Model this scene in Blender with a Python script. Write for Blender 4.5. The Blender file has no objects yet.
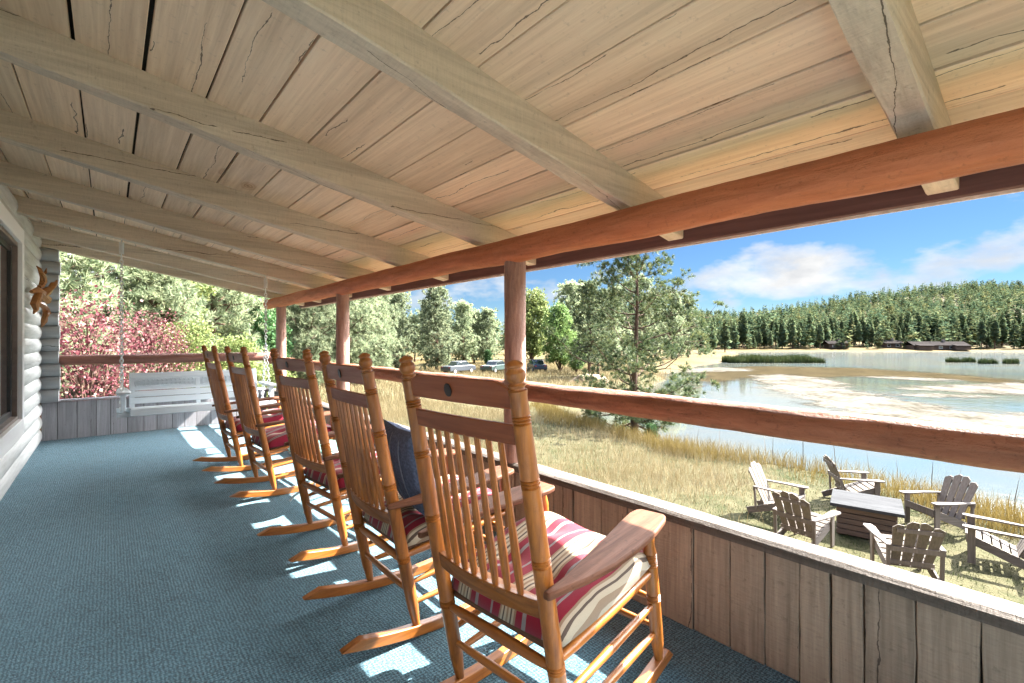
import bpy, bmesh, math, random
import numpy as np
from mathutils import Vector, Matrix, noise as mnoise
R = math.radians
rng = random.Random(7)
nrg = np.random.default_rng(11)
SC = bpy.context.scene
COL = SC.collection

# ------------------------------------------------------------------ helpers
class MB:
    """collects shapes, built as ONE mesh object"""
    def __init__(s): s.v = []; s.f = []
    def add(s, v, f):
        o = len(s.v); s.v += [tuple(p) for p in v]; s.f += [tuple(i + o for i in q) for q in f]; return s
    def box(s, c, d, rot=None):
        x, y, z = d[0] / 2, d[1] / 2, d[2] / 2
        p = [Vector(q) for q in ((-x, -y, -z), (x, -y, -z), (x, y, -z), (-x, y, -z), (-x, -y, z), (x, -y, z), (x, y, z), (-x, y, z))]
        if rot is not None: p = [rot @ q for q in p]
        return s.add([q + Vector(c) for q in p], [(0, 3, 2, 1), (4, 5, 6, 7), (0, 1, 5, 4), (1, 2, 6, 5), (2, 3, 7, 6), (3, 0, 4, 7)])
    def beam(s, a, b, w, h, up=(0, 0, 1)):
        a, b = Vector(a), Vector(b); d = (b - a).normalized(); sd = d.cross(Vector(up)).normalized(); u = sd.cross(d)
        p = []
        for q in (a, b):
            for i, j in ((-1, -1), (1, -1), (1, 1), (-1, 1)): p.append(q + sd * (i * w / 2) + u * (j * h / 2))
        return s.add(p, [(0, 1, 2, 3), (7, 6, 5, 4), (0, 4, 5, 1), (1, 5, 6, 2), (2, 6, 7, 3), (3, 7, 4, 0)])
    def tube(s, pts, rad, n=10, cap=True, wob=0, seed=0, up=None):
        pts = [Vector(p) for p in pts]; m = len(pts)
        if not hasattr(rad, '__len__'): rad = [rad] * m
        v = []; f = []
        d0 = (pts[1] - pts[0]).normalized()
        r = Vector(up) if up else (Vector((0, 0, 1)) if abs(d0.z) < .9 else Vector((1, 0, 0)))
        for i, p in enumerate(pts):
            d = (pts[min(i + 1, m - 1)] - pts[max(i - 1, 0)]).normalized()
            sd = d.cross(r).normalized(); u = sd.cross(d); r = u
            for k in range(n):
                a = 2 * math.pi * k / n; rr = rad[i]
                if wob:
                    ll = (p - pts[0]).length; q1 = Vector((math.cos(a) * 1.3 + seed, math.sin(a) * 1.3, ll * 2.1 + seed))
                    rr *= 1 + wob * (mnoise.noise(q1) + .42 * mnoise.noise(Vector((q1.x * 3.1, q1.y * 3.1, ll * 9 + seed))) + .22 * mnoise.noise(Vector((q1.x * 7, q1.y * 7, ll * 21 + seed))))
                v.append(p + sd * (math.cos(a) * rr) + u * (math.sin(a) * rr))
        for i in range(m - 1):
            for k in range(n): f.append((i * n + k, i * n + (k + 1) % n, (i + 1) * n + (k + 1) % n, (i + 1) * n + k))
        if cap: f += [tuple(range(n - 1, -1, -1)), tuple((m - 1) * n + k for k in range(n))]
        return s.add(v, f)
    def turned(s, a, b, prof, n=14):
        a, b = Vector(a), Vector(b)
        return s.tube([a.lerp(b, t) for t, _ in prof], [r for _, r in prof], n)
    def prism(s, out, fn, t):
        """outline of 2D points; fn(u,v,w) -> point; thickness t along w"""
        n = len(out)
        v = [fn(p[0], p[1], -t / 2) for p in out] + [fn(p[0], p[1], t / 2) for p in out]
        return s.add(v, [tuple(range(n - 1, -1, -1)), tuple(range(n, 2 * n))] + [(i, (i + 1) % n, n + (i + 1) % n, n + i) for i in range(n)])
    def build(s, name, mat, parent=None, bevel=0, sharp=40, seg=2):
        me = bpy.data.meshes.new(name); me.from_pydata([tuple(p) for p in s.v], [], s.f); me.update()
        bm = bmesh.new(); bm.from_mesh(me); bmesh.ops.recalc_face_normals(bm, faces=bm.faces); bm.to_mesh(me); bm.free()
        me.polygons.foreach_set('use_smooth', [True] * len(me.polygons))
        me.set_sharp_from_angle(angle=R(sharp))
        return link(name, me, mat, parent, bevel, seg)

def link(name, me, mat, parent=None, bevel=0, seg=2):
    o = bpy.data.objects.new(name, me); COL.objects.link(o)
    if mat: me.materials.append(mat)
    if parent: o.parent = parent
    if bevel:
        b = o.modifiers.new('Bevel', 'BEVEL'); b.width = bevel; b.segments = seg; b.limit_method = 'ANGLE'; b.angle_limit = R(40); b.harden_normals = False
    return o

def npmesh(name, v, f, mat, parent=None, smooth=False):
    """numpy verts (n,3), faces (m,k)"""
    me = bpy.data.meshes.new(name); m, k = f.shape
    me.vertices.add(len(v)); me.vertices.foreach_set('co', np.ascontiguousarray(v, np.float32).ravel())
    me.loops.add(m * k); me.loops.foreach_set('vertex_index', np.ascontiguousarray(f, np.int32).ravel())
    me.polygons.add(m); me.polygons.foreach_set('loop_start', np.arange(0, m * k, k, dtype=np.int32))
    if smooth: me.polygons.foreach_set('use_smooth', [True] * m)
    me.update(calc_edges=True); me.validate()
    return link(name, me, mat, parent)

def tag(o, label, cat, group=None):
    o['label'] = label; o['category'] = cat
    if group: o['group'] = group
    return o
def kind(o, k, label=None):
    o['kind'] = k
    if label: o['label'] = label
    return o
def thing(name, label, cat, loc=(0, 0, 0), rz=0, group=None):
    o = bpy.data.objects.new(name, None); COL.objects.link(o); o.empty_display_size = .1
    o.location = loc; o.rotation_euler = (0, 0, rz); return tag(o, label, cat, group)
KIDS = {}
def copy_tree(o, parent=None):
    c = o.copy(); COL.objects.link(c)
    if parent is not None: c.parent = parent; c.matrix_parent_inverse = o.matrix_parent_inverse.copy()
    for ch in list(o.children): copy_tree(ch, c)
    return c

# ------------------------------------------------------------------ materials
def newmat(name):
    m = bpy.data.materials.new(name); m.use_nodes = True; nt = m.node_tree; nt.nodes.clear()
    out = nt.nodes.new('ShaderNodeOutputMaterial'); p = nt.nodes.new('ShaderNodeBsdfPrincipled')
    nt.links.new(p.outputs[0], out.inputs[0]); return m, nt, p
class N:
    def __init__(s, nt): s.nt = nt
    def new(s, t, **k):
        n = s.nt.nodes.new(t)
        for a, b in k.items(): setattr(n, a, b)
        return n
    def L(s, a, b): s.nt.links.new(a, b)
    def coord(s, scale=(1, 1, 1), kind='Object', rot=(0, 0, 0)):
        t = s.new('ShaderNodeTexCoord'); m = s.new('ShaderNodeMapping'); m.inputs['Scale'].default_value = scale; m.inputs['Rotation'].default_value = rot
        s.L(t.outputs[kind], m.inputs[0]); return m.outputs[0]
    def noise(s, vec, scale, detail=4, rough=.55, dist=0):
        n = s.new('ShaderNodeTexNoise'); n.inputs['Scale'].default_value = scale; n.inputs['Detail'].default_value = detail
        n.inputs['Roughness'].default_value = rough; n.inputs['Distortion'].default_value = dist
        if vec is not None: s.L(vec, n.inputs['Vector'])
        return n.outputs['Fac']
    def math(s, op, a, b=None, c=None, clamp=False):
        n = s.new('ShaderNodeMath', operation=op, use_clamp=clamp)
        for i, x in enumerate((a, b, c)):
            if x is None: continue
            if isinstance(x, (int, float)): n.inputs[i].default_value = x
            else: s.L(x, n.inputs[i])
        return n.outputs[0]
    def ramp(s, fac, stops, interp='LINEAR'):
        n = s.new('ShaderNodeValToRGB'); cr = n.color_ramp; cr.interpolation = interp
        while len(cr.elements) > 1: cr.elements.remove(cr.elements[-1])
        for i, (p, c) in enumerate(stops):
            e = cr.elements[0] if i == 0 else cr.elements.new(p)
            e.position = p; e.color = (c, c, c, 1) if isinstance(c, (int, float)) else (*c, 1)
        s.L(fac, n.inputs[0]); return n.outputs[0]
    def mix(s, fac, a, b, mode='MIX'):
        n = s.new('ShaderNodeMix', data_type='RGBA', blend_type=mode)
        for sock, x in ((n.inputs[0], fac), (n.inputs[6], a), (n.inputs[7], b)):
            if isinstance(x, (int, float)): sock.default_value = x
            elif isinstance(x, tuple): sock.default_value = (*x[:3], 1)
            else: s.L(x, sock)
        return n.outputs[2]
    def bump(s, h, strength=.3, dist=.01):
        n = s.new('ShaderNodeBump'); n.inputs['Strength'].default_value = strength; n.inputs['Distance'].default_value = dist
        s.L(h, n.inputs['Height']); return n.outputs[0]
    def island(s): return s.new('ShaderNodeNewGeometry').outputs['Random Per Island']
    def objrand(s): return s.new('ShaderNodeObjectInfo').outputs['Random']

def wood(name, c1, c2, axis='x', grain=40, stretch=.06, rough=.5, bump=.25, crack=0, crackcol=(.03, .022, .016), knot=0, var=.12, objvar=0, spec=.4, blotch=.25, bumpd=.004, coat=0, mottle=0, saw=0):
    m, nt, p = newmat(name); n = N(nt)
    ax = 'xyz'.index(axis); sc = [1, 1, 1]; sc[ax] = stretch
    v = n.coord(tuple(sc))
    isl = n.island()
    # shift the pattern for each loose piece
    cmb = n.new('ShaderNodeCombineXYZ')
    k = n.math('MULTIPLY', isl, 37.0)
    if objvar: k = n.math('ADD', k, n.math('MULTIPLY', n.objrand(), 19.0))
    for i in range(3): n.L(k, cmb.inputs[i])
    va = n.new('ShaderNodeVectorMath', operation='ADD'); n.L(v, va.inputs[0]); n.L(cmb.outputs[0], va.inputs[1]); v = va.outputs[0]
    g = n.noise(v, grain, 6, .6, .4)
    b = n.noise(v, 3.0, 3, .5)
    fac = n.math('ADD', n.math('MULTIPLY', g, 1 - blotch), n.math('MULTIPLY', b, blotch))
    col = n.ramp(fac, [(.3, c1), (.7, c2)])
    br = n.math('ADD', n.math('MULTIPLY', isl, 2 * var), 1 - var)
    if objvar: br = n.math('ADD', br, n.math('MULTIPLY', n.math('SUBTRACT', n.objrand(), .5), objvar))
    cc = n.new('ShaderNodeCombineColor')
    for i in range(3): n.L(br, cc.inputs[i])
    col = n.mix(1.0, col, cc.outputs[0], 'MULTIPLY')
    h = g
    if mottle:
        mo = n.noise(va.outputs[0], 9, 6, .7); mo2 = n.noise(n.coord(), 38, 5, .7)
        col = n.mix(1.0, col, n.ramp(mo, [(.32, 1 - .55 * mottle), (.5, 1.0), (.7, 1 + .25 * mottle)]), 'MULTIPLY')
        pit = n.ramp(mo2, [(.30, 1 - .6 * mottle), (.42, 1.0)]); col = n.mix(1.0, col, pit, 'MULTIPLY')
        h = n.math('ADD', h, n.math('MULTIPLY', mo2, .9 * mottle))
    if saw:
        s3 = [.6, .6, .6]; s3[ax] = 6.0
        sw_ = n.noise(n.coord(tuple(s3)), 26, 3, .6); h = n.math('ADD', h, n.math('MULTIPLY', sw_, saw))
        col = n.mix(1.0, col, n.ramp(sw_, [(.3, 1 - .22 * saw), (.65, 1 + .06 * saw)]), 'MULTIPLY')
    if knot:
        vk = n.coord(tuple(.5 if i == ax else 1 for i in range(3)))
        vb = n.new('ShaderNodeVectorMath', operation='ADD'); n.L(vk, vb.inputs[0]); n.L(cmb.outputs[0], vb.inputs[1])
        vo = n.new('ShaderNodeTexVoronoi'); vo.inputs['Scale'].default_value = knot; n.L(vb.outputs[0], vo.inputs['Vector'])
        d = n.math('ADD', vo.outputs['Distance'], n.math('MULTIPLY', n.math('SUBTRACT', n.noise(vb.outputs[0], 22, 3), .5), .06))
        ring = n.ramp(d, [(0, (.50, .38, .28)), (.045, (.30, .20, .13)), (.06, (.85, .76, .66)), (.08, (.55, .43, .33)), (.10, (.9, .84, .78)), (.13, (.78, .70, .62)), (.17, (1, 1, 1))])
        sep = n.new('ShaderNodeSeparateColor'); n.L(vo.outputs['Color'], sep.inputs[0])
        on = n.math('GREATER_THAN', sep.outputs[0], .25)
        col = n.mix(n.math('MULTIPLY', on, 1.0), col, n.mix(1.0, col, ring, 'MULTIPLY'))
    if crack:
        tcc = n.new('ShaderNodeTexCoord'); spx = n.new('ShaderNodeSeparateXYZ'); n.L(tcc.outputs['Object'], spx.inputs[0])
        o1, o2 = [i for i in range(3) if i != ax]
        acr = n.math('ADD', spx.outputs[o1], n.math('MULTIPLY', spx.outputs[o2], .83))
        sc2 = [1, 1, 1]; sc2[ax] = .35
        vc = n.coord(tuple(sc2)); vd = n.new('ShaderNodeVectorMath', operation='ADD'); n.L(vc, vd.inputs[0]); n.L(cmb.outputs[0], vd.inputs[1])
        wob = n.math('MULTIPLY', n.math('SUBTRACT', n.noise(vd.outputs[0], 5.5, 6, .62), .5), .10)
        per_ = .95 / crack
        fr = n.math('FRACT', n.math('ADD', n.math('DIVIDE', n.math('ADD', acr, wob), per_), n.math('MULTIPLY', isl, 7.0)))
        wd_ = n.math('MULTIPLY', n.noise(vd.outputs[0], 4.0, 2), .026 * crack / 5)
        line = n.math('LESS_THAN', n.math('ABSOLUTE', n.math('SUBTRACT', fr, .5)), n.math('SUBTRACT', wd_, .0055 * crack / 5))
        msk = n.math('GREATER_THAN', n.noise(vd.outputs[0], 2.2, 2), .51)
        line = n.math('MULTIPLY', line, msk)
        col = n.mix(n.math('MULTIPLY', line, .85), col, crackcol)
        h = n.math('SUBTRACT', h, n.math('MULTIPLY', line, 2.0))
    n.L(col, p.inputs['Base Color'])
    n.L(n.ramp(g, [(.3, min(1, rough + .12)), (.7, rough)]), p.inputs['Roughness'])
    p.inputs['Specular IOR Level'].default_value = spec
    if coat: p.inputs['Coat Weight'].default_value = coat; p.inputs['Coat Roughness'].default_value = .18
    n.L(n.bump(h, bump, bumpd), p.inputs['Normal'])
    return m

def plain(name, c, rough=.5, metal=0, var=.15, scale=20, bump=0, spec=.5, isl=0):
    m, nt, p = newmat(name); n = N(nt)
    f = n.noise(n.coord(), scale, 4)
    col = n.ramp(f, [(.3, tuple(x * (1 - var) for x in c)), (.7, tuple(min(1, x * (1 + var)) for x in c))])
    n.L(col, p.inputs['Base Color']); p.inputs['Roughness'].default_value = rough; p.inputs['Metallic'].default_value = metal; p.inputs['Specular IOR Level'].default_value = spec
    if bump: n.L(n.bump(f, bump, .005), p.inputs['Normal'])
    return m

def foliage(name, stops, rough=.6, trans=.25, objvar=.25, ns=1.1, wi=.65, spec=.15):
    m, nt, p = newmat(name); n = N(nt)
    isl = n.island()
    f = n.noise(n.coord(), ns, 3)
    f = n.math('ADD', n.math('MULTIPLY', n.math('SUBTRACT', f, .5), 2.2), .5)
    fac = n.math('ADD', n.math('MULTIPLY', isl, wi), n.math('MULTIPLY', f, 1 - wi), clamp=True)
    col = n.ramp(fac, stops)
    if objvar:
        br = n.math('ADD', 1 - objvar, n.math('MULTIPLY', n.objrand(), 2 * objvar)); cc = n.new('ShaderNodeCombineColor')
        for i in range(3): n.L(br, cc.inputs[i])
        col = n.mix(1.0, col, cc.outputs[0], 'MULTIPLY')
    n.L(col, p.inputs['Base Color']); p.inputs['Roughness'].default_value = rough; p.inputs['Specular IOR Level'].default_value = spec
    if trans:
        t = n.new('ShaderNodeBsdfTranslucent'); n.L(col, t.inputs[0]); mx = n.new('ShaderNodeMixShader'); mx.inputs[0].default_value = trans
        out = [q for q in nt.nodes if q.type == 'OUTPUT_MATERIAL'][0]
        n.L(p.outputs[0], mx.inputs[1]); n.L(t.outputs[0], mx.inputs[2]); n.L(mx.outputs[0], out.inputs[0])
    return m

M = {}
# porch timber
CEIL1, CEIL2 = (.63, .465, .32), (.95, .775, .59)
M['ceil'] = wood('ceiling_board', CEIL1, CEIL2, 'y', 60, .035, .42, .35, crack=7, knot=3.1, var=.17, crackcol=(.06, .035, .02), spec=.45, blotch=.45, mottle=.3)
RAF1, RAF2 = (.50, .415, .325), (.70, .60, .49)
M['raft'] = wood('rafter_paint', RAF1, RAF2, 'x', 50, .05, .6, .8, crack=5, crackcol=(.06, .04, .026), var=.07, mottle=.4, saw=.35, bumpd=.006)
M['dark'] = plain('gap_dark', (.02, .016, .012), .9)
M['fascia'] = wood('fascia_stain', (.07, .035, .035), (.13, .065, .062), 'y', 40, .06, .7, .6)
M['logred_y'] = wood('red_log_y', (0.3956, 0.1209, 0.0480), (0.6020, 0.2223, 0.1040), 'y', 34, .12, .55, 1.0, crack=5, crackcol=(0.0602, 0.0187, 0.0128), knot=1.6, var=.03, bumpd=.014, mottle=.55)
M['rail_y'] = wood('rail_log_y', (.19, .064, .03), (.37, .14, .072), 'y', 34, .12, .55, 1.0, mottle=.8, crack=5, crackcol=(.07, .025, .02), knot=1.3, var=.03, bumpd=.012)
M['rail_x'] = wood('rail_log_x', (.17, .065, .045), (.30, .125, .09), 'x', 30, .12, .55, 1.0, mottle=.6, crack=5, crackcol=(.07, .025, .02), var=.03, bumpd=.012)
M['logpost'] = wood('log_post', (.23, .13, .10), (.42, .25, .195), 'z', 40, .15, .6, .9, mottle=.6, crack=5, crackcol=(.06, .03, .02), var=.05, bumpd=.01)
M['plank'] = wood('knee_plank', (0.1938, 0.1425, 0.1048), (0.3420, 0.2608, 0.1949), 'z', 50, .05, .6, .8, crack=6, crackcol=(0.0399, 0.0254, 0.0188), knot=2.0, var=.14, mottle=.45, saw=.5)
M['plank_end'] = wood('end_plank', (.18, .175, .19), (.31, .30, .32), 'z', 50, .05, .65, .7, mottle=.4, crack=5, crackcol=(.04, .03, .028), var=.12)  # same paint as the side planks, with the shade's blue-grey put into the colour
M['cap'] = wood('cap_slab', (0.0673, 0.0521, 0.0415), (0.1426, 0.1172, 0.0971), 'y', 40, .05, .7, 1.0, mottle=.7, saw=.5, crack=14, crackcol=(0.0396, 0.0260, 0.0187), var=.05, bumpd=.01)
M['wall'] = wood('log_wall_paint', (.43, .435, .42), (.62, .625, .61), 'y', 30, .06, .55, .5, crack=4, crackcol=(.12, .11, .10), var=.08, mottle=.35)
M['stub'] = wood('log_end_paint', (.27, .275, .28), (.40, .40, .40), 'x', 22, .08, .6, .4, crack=3, var=.1)
M['white'] = wood('white_trim', (.84, .84, .83), (.90, .90, .89), 'y', 20, .08, .45, .15, var=.02)
M['frame'] = plain('window_frame', (.22, .17, .145), .45)
M['frame_dark'] = plain('window_sash', (.025, .022, .022), .4)
# carpet
def carpet():
    m, nt, p = newmat('berber_carpet'); n = N(nt)
    v = n.coord((1, 1, 1), 'Object', (0, 0, R(45)))
    w = n.noise(v, 60, 2, .5)
    w2 = n.new('ShaderNodeTexVoronoi'); w2.inputs['Scale'].default_value = 210; w2.inputs['Randomness'].default_value = .45
    n.L(v, w2.inputs['Vector'])
    ch = n.new('ShaderNodeTexChecker'); ch.inputs['Scale'].default_value = 100
    vm = n.new('ShaderNodeVectorMath', operation='ADD'); nn = n.new('ShaderNodeTexNoise'); nn.inputs['Scale'].default_value = 40; n.L(v, nn.inputs['Vector'])
    vs = n.new('ShaderNodeVectorMath', operation='SCALE'); vs.inputs['Scale'].default_value = .016; n.L(nn.outputs['Color'], vs.inputs[0])
    n.L(v, vm.inputs[0]); n.L(vs.outputs[0], vm.inputs[1]); n.L(vm.outputs[0], ch.inputs['Vector'])
    big = n.noise(v, .9, 4, .6); mid = n.noise(v, 11, 3, .6)
    sep = n.new('ShaderNodeSeparateColor'); n.L(w2.outputs['Color'], sep.inputs[0])
    f = n.math('ADD', n.math('MULTIPLY', sep.outputs[0], .42), n.math('ADD', n.math('MULTIPLY', ch.outputs['Fac'], .34), n.math('MULTIPLY', mid, .26)))
    col = n.ramp(f, [(.2, (.006, .030, .048)), (.5, (.036, .125, .175)), (.78, (.15, .31, .39))])
    col = n.mix(n.math('MULTIPLY', n.math('SUBTRACT', big, .38), .8, clamp=True), col, (.042, .145, .205))
    n.L(col, p.inputs['Base Color']); p.inputs['Roughness'].default_value = .95; p.inputs['Specular IOR Level'].default_value = .12
    p.inputs['Sheen Weight'].default_value = .25; p.inputs['Sheen Roughness'].default_value = .5
    hh = n.math('SUBTRACT', n.math('ADD', n.math('MULTIPLY', ch.outputs['Fac'], .5), w), w2.outputs['Distance'])
    n.L(n.bump(hh, .9, .005), p.inputs['Normal']); return m
M['carpet'] = carpet()
# chair
HON1, HON2 = (.185, .050, .007), (.49, .172, .029)
for a in 'xyz':
    M['honey_' + a] = wood('honey_oak_' + a, HON1, HON2, a, 60, .06, .32, .18, var=.08, objvar=.22, spec=.5, coat=.25, mottle=.35)
    M['mahog_' + a] = wood('red_brown_stain_' + a, (.19, .042, .014), (.37, .108, .038), a, 45, .06, .36, .12, var=.05, objvar=.2, spec=.4, coat=.15)
M['arm'] = wood('worn_arm_stain', (.085, .032, .017), (.19, .078, .04), 'x', 50, .06, .55, .25, var=.05, objvar=.2, spec=.2, mottle=.6)
M['weave'] = wood('woven_seat', (.07, .028, .014), (.15, .07, .035), 'y', 60, .1, .6, .6)
M['medal'] = plain('burnt_mark', (.03, .02, .018), .5)
def stripes(name, stops, period, swing=0):
    m, nt, p = newmat(name); n = N(nt)
    t = n.new('ShaderNodeTexCoord'); sp = n.new('ShaderNodeSeparateXYZ'); n.L(t.outputs['Object'], sp.inputs[0])
    wob = n.math('MULTIPLY', n.math('SUBTRACT', n.noise(t.outputs['Object'], 5, 2), .5), .02)
    y = n.math('ADD', n.math('ADD', sp.outputs[1], wob), 5.13)
    f = n.math('FRACT', n.math('DIVIDE', y, period))
    col = n.ramp(f, stops, 'CONSTANT')
    fine = n.noise(t.outputs['Object'], 400, 2)
    col = n.mix(.25, col, n.ramp(fine, [(.3, .55), (.7, 1.0)]), 'MULTIPLY')
    n.L(col, p.inputs['Base Color']); p.inputs['Roughness'].default_value = .9; p.inputs['Specular IOR Level'].default_value = .15
    p.inputs['Sheen Weight'].default_value = .15
    n.L(n.bump(fine, .3, .002), p.inputs['Normal']); return m
CR, CM, TN, GB, GY = (.22, .013, .03), (.44, .365, .265), (.27, .185, .12), (.10, .072, .056), (.22, .195, .195)
_old = (0.2400, 0.0144, 0.0440), (0.4960, 0.4160, 0.3040), (0.2880, 0.2000, 0.1320), (0.1040, 0.0760, 0.0600), (0.2400, 0.2160, 0.2160)
M['stripe'] = stripes('striped_cloth', [(0, CR), (.26, GY), (.33, CR), (.45, TN), (.49, CM), (.53, GB), (.56, CM), (.60, TN), (.64, CM), (.68, GB), (.71, CM), (.75, TN), (.78, CR), (.93, GY), (.97, CR)], .215)
M['stripe_red'] = stripes('striped_cloth_red', [(0, CR), (.42, GY), (.47, TN), (.52, CM), (.57, CR), (.82, GY), (.86, GB), (.9, GY), (.95, CR)], .19)
M['denim'] = plain('denim_cloth', (.10, .135, .22), .9, var=.35, scale=90, bump=.4, spec=.15)
M['denim_trim'] = plain('denim_seam', (.2, .24, .32), .9, var=.2, scale=90)
M['swing'] = wood('pale_grey_paint', (.62, .70, .76), (.74, .81, .85), 'x', 30, .08, .5, .2, var=.05)
M['metal'] = plain('galvanised', (.80, .83, .83), .45, .6, .1)
M['whitewire'] = plain('white_wire', (.72, .72, .70), .4)
def glassmat(name, tint, rough=.02):
    m, nt, p = newmat(name); n = N(nt)
    p.inputs['Base Color'].default_value = (*tint, 1); p.inputs['Roughness'].default_value = rough
    p.inputs['Specular IOR Level'].default_value = .9; p.inputs['IOR'].default_value = 1.7
    n.L(n.bump(n.noise(n.coord(), 2.2, 2), .02, .02), p.inputs['Normal']); return m
M['pane'] = glassmat('window_glass', (.012, .014, .015))
M['pane'].node_tree.nodes['Principled BSDF'].inputs['Coat Weight'].default_value = 1.0
M['tableglass'] = glassmat('teal_glass', (.16, .32, .29), .08)
M['drift'] = wood('driftwood', (.24, .085, .02), (.46, .20, .055), 'y', 30, .15, .4, .5, coat=.3)
M['grey_wood'] = wood('weathered_grey_wood', (0.0867, 0.0716, 0.0622), (0.1791, 0.1546, 0.1395), 'x', 40, .08, .75, .5, var=.15, objvar=.12)
M['grey_wood_z'] = wood('weathered_grey_slat', (0.0867, 0.0697, 0.0565), (0.1791, 0.1508, 0.1282), 'z', 40, .08, .75, .5, var=.15, objvar=.2)
M['table_slat'] = wood('table_slats', (0.0718, 0.0476, 0.0362), (0.1347, 0.0932, 0.0714), 'y', 40, .08, .7, .4, var=.12)
M['tabletop'] = wood('slate_top', (.032, .033, .036), (.064, .066, .070), 'y', 30, .1, .9, .5, mottle=.5, spec=.08)
# vegetation
M['bark'] = wood('pine_bark', (.055, .032, .022), (.13, .078, .052), 'z', 20, .3, .9, 1.0, bumpd=.03)
M['bark_pale'] = wood('pale_bark', (.16, .125, .10), (.30, .25, .21), 'z', 20, .3, .9, .8, bumpd=.02)
M['needle'] = foliage('pine_needles', [(.05, (.04, .072, .045)), (.4, (.095, .135, .075)), (.75, (.18, .205, .10)), (1, (.30, .28, .13))], trans=.35)
M['needle_pale'] = foliage('pale_pine_needles', [(.05, (.10, .145, .09)), (.45, (.21, .255, .155)), (.8, (.34, .37, .22)), (1, (.46, .46, .28))], trans=.5)
M['leaf_willow'] = foliage('willow_leaves', [(.05, (0.0546, 0.1092, 0.0343)), (.5, (0.1560, 0.2496, 0.0780)), (1, (0.3432, 0.4212, 0.1560))], trans=.3)
M['leaf_yellow'] = foliage('yellowing_leaves', [(.05, (0.0660, 0.0990, 0.0308)), (.5, (0.1650, 0.2090, 0.0715)), (1, (0.3190, 0.3300, 0.1210))], trans=.3)
M['leaf_green'] = foliage('green_leaves', [(.05, (0.0260, 0.0780, 0.0325)), (.5, (0.0780, 0.1690, 0.0650)), (1, (0.1690, 0.2730, 0.1040))], trans=.25)
M['leaf_red'] = foliage('red_leaves', [(.05, (0.0536, 0.0116, 0.0166)), (.35, (0.1300, 0.0290, 0.0414)), (.6, (0.2142, 0.0828, 0.0911)), (.8, (0.2525, 0.1822, 0.1490)), (1, (0.1300, 0.1573, 0.0662))], trans=.3)
M['far_needle'] = foliage('far_needles', [(.05, (0.0433, 0.0828, 0.0632)), (.5, (0.1325, 0.1853, 0.1021)), (.85, (0.2651, 0.2726, 0.1336)), (1, (0.3615, 0.2943, 0.1336))], trans=.15, objvar=.3, spec=.0)
M['forest'] = foliage('forest_needles', [(.0, (0.0294, 0.0650, 0.0539)), (.4, (0.0944, 0.1463, 0.0853)), (.75, (0.1994, 0.2032, 0.0943)), (1, (0.3776, 0.2946, 0.1347))], trans=.15, objvar=0, ns=.16, wi=.45, spec=.0)
M['dry_grass'] = foliage('dry_grass_blades', [(.0, (0.0998, 0.0761, 0.0342)), (.4, (0.1820, 0.1431, 0.0745)), (.8, (0.2642, 0.2124, 0.1207)), (1, (0.1057, 0.1174, 0.0403))], .8, .25, 0)
M['gold_grass'] = foliage('golden_grass_blades', [(.0, (0.0972, 0.0619, 0.0159)), (.4, (0.1591, 0.1149, 0.0335)), (.8, (0.2033, 0.1591, 0.0619)), (1, (0.0972, 0.1017, 0.0265))], .8, .25, 0)
M['lawn_grass'] = foliage('lawn_grass_blades', [(.0, (0.0152, 0.0309, 0.0060)), (.4, (0.0332, 0.0493, 0.0129)), (.75, (0.0616, 0.0683, 0.0236)), (1, (0.0854, 0.0868, 0.0343))], .8, .25, 0)
M['needle_dark'] = foliage('lakeside_pine_needles', [(.05, (.022, .045, .026)), (.4, (.07, .105, .05)), (.75, (.145, .165, .068)), (1, (.27, .24, .095))], trans=.25)
M['reed'] = foliage('reed_blades', [(.0, (.025, .042, .016)), (.6, (.055, .078, .026)), (1, (.12, .11, .04))], .8, .1, 0)
M['cattail'] = plain('cattail_stalk', (.14, .085, .04), .8)

# ------------------------------------------------------------------ porch
H_CAM = 1.3
SL = .1894
def cz(x): return 2.527 - SL * x           # underside of the ceiling boards
Y0, Y1 = -1.15, 8.74
f = MB().box((.68, (Y0 + 8.56) / 2, -.06), (2.72, 8.56 - Y0, .12)).build('porch_floor', M['carpet']); kind(f, 'structure', 'teal berber carpet of the porch floor')
under = MB().box((.68, (Y0 + 8.56) / 2, -.97), (2.62, 8.5 - Y0, 1.68)).build('porch_foundation', M['dark']); kind(under, 'structure')

roof = thing('porch_roof', 'sloping beige board ceiling on heavy rafters over the porch', 'porch roof', (0, 0, 0))
b = MB(); xs = [-.82]
while xs[-1] < 2.5: xs.append(xs[-1] + .2342)
xs = [x + .0 for x in xs]; off = 1.0595 - min(xs, key=lambda x: abs(x - 1.0595)); xs = [x + off for x in xs]
xs[0] = -.80; xs[-1] = 2.56
ys = [Y0, 2.74, 5.24, 7.65, Y1]
for i in range(len(xs) - 1):
    for j in range(len(ys) - 1):
        a0, a1 = ys[j] + .002, ys[j + 1] - .002
        if rng.random() < .5 and j % 2 == 0: pass
        n = 7; g0 = [rng.uniform(.002, .0045) for _ in range(n)]; g1 = [rng.uniform(.002, .0045) for _ in range(n)]
        if rng.random() < .5:
            q = rng.uniform(.003, .009); g1 = [g + q for g in g1]
        dz = rng.uniform(0, .004); v = []; fc = []
        for k in range(n):
            y = a0 + (a1 - a0) * k / (n - 1)
            xa, xb = xs[i] + g0[k], xs[i + 1] - g1[k]
            for x, t in ((xa, 0), (xb, 0), (xb, .022), (xa, .022)): v.append((x, y, cz(x) + t + dz))
        for k in range(n - 1):
            for c in range(4): fc.append((k * 4 + c, k * 4 + (c + 1) % 4, k * 4 + 4 + (c + 1) % 4, k * 4 + 4 + c))
        fc += [(3, 2, 1, 0), tuple(4 * (n - 1) + c for c in range(4))]
        b.add(v, fc)
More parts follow.
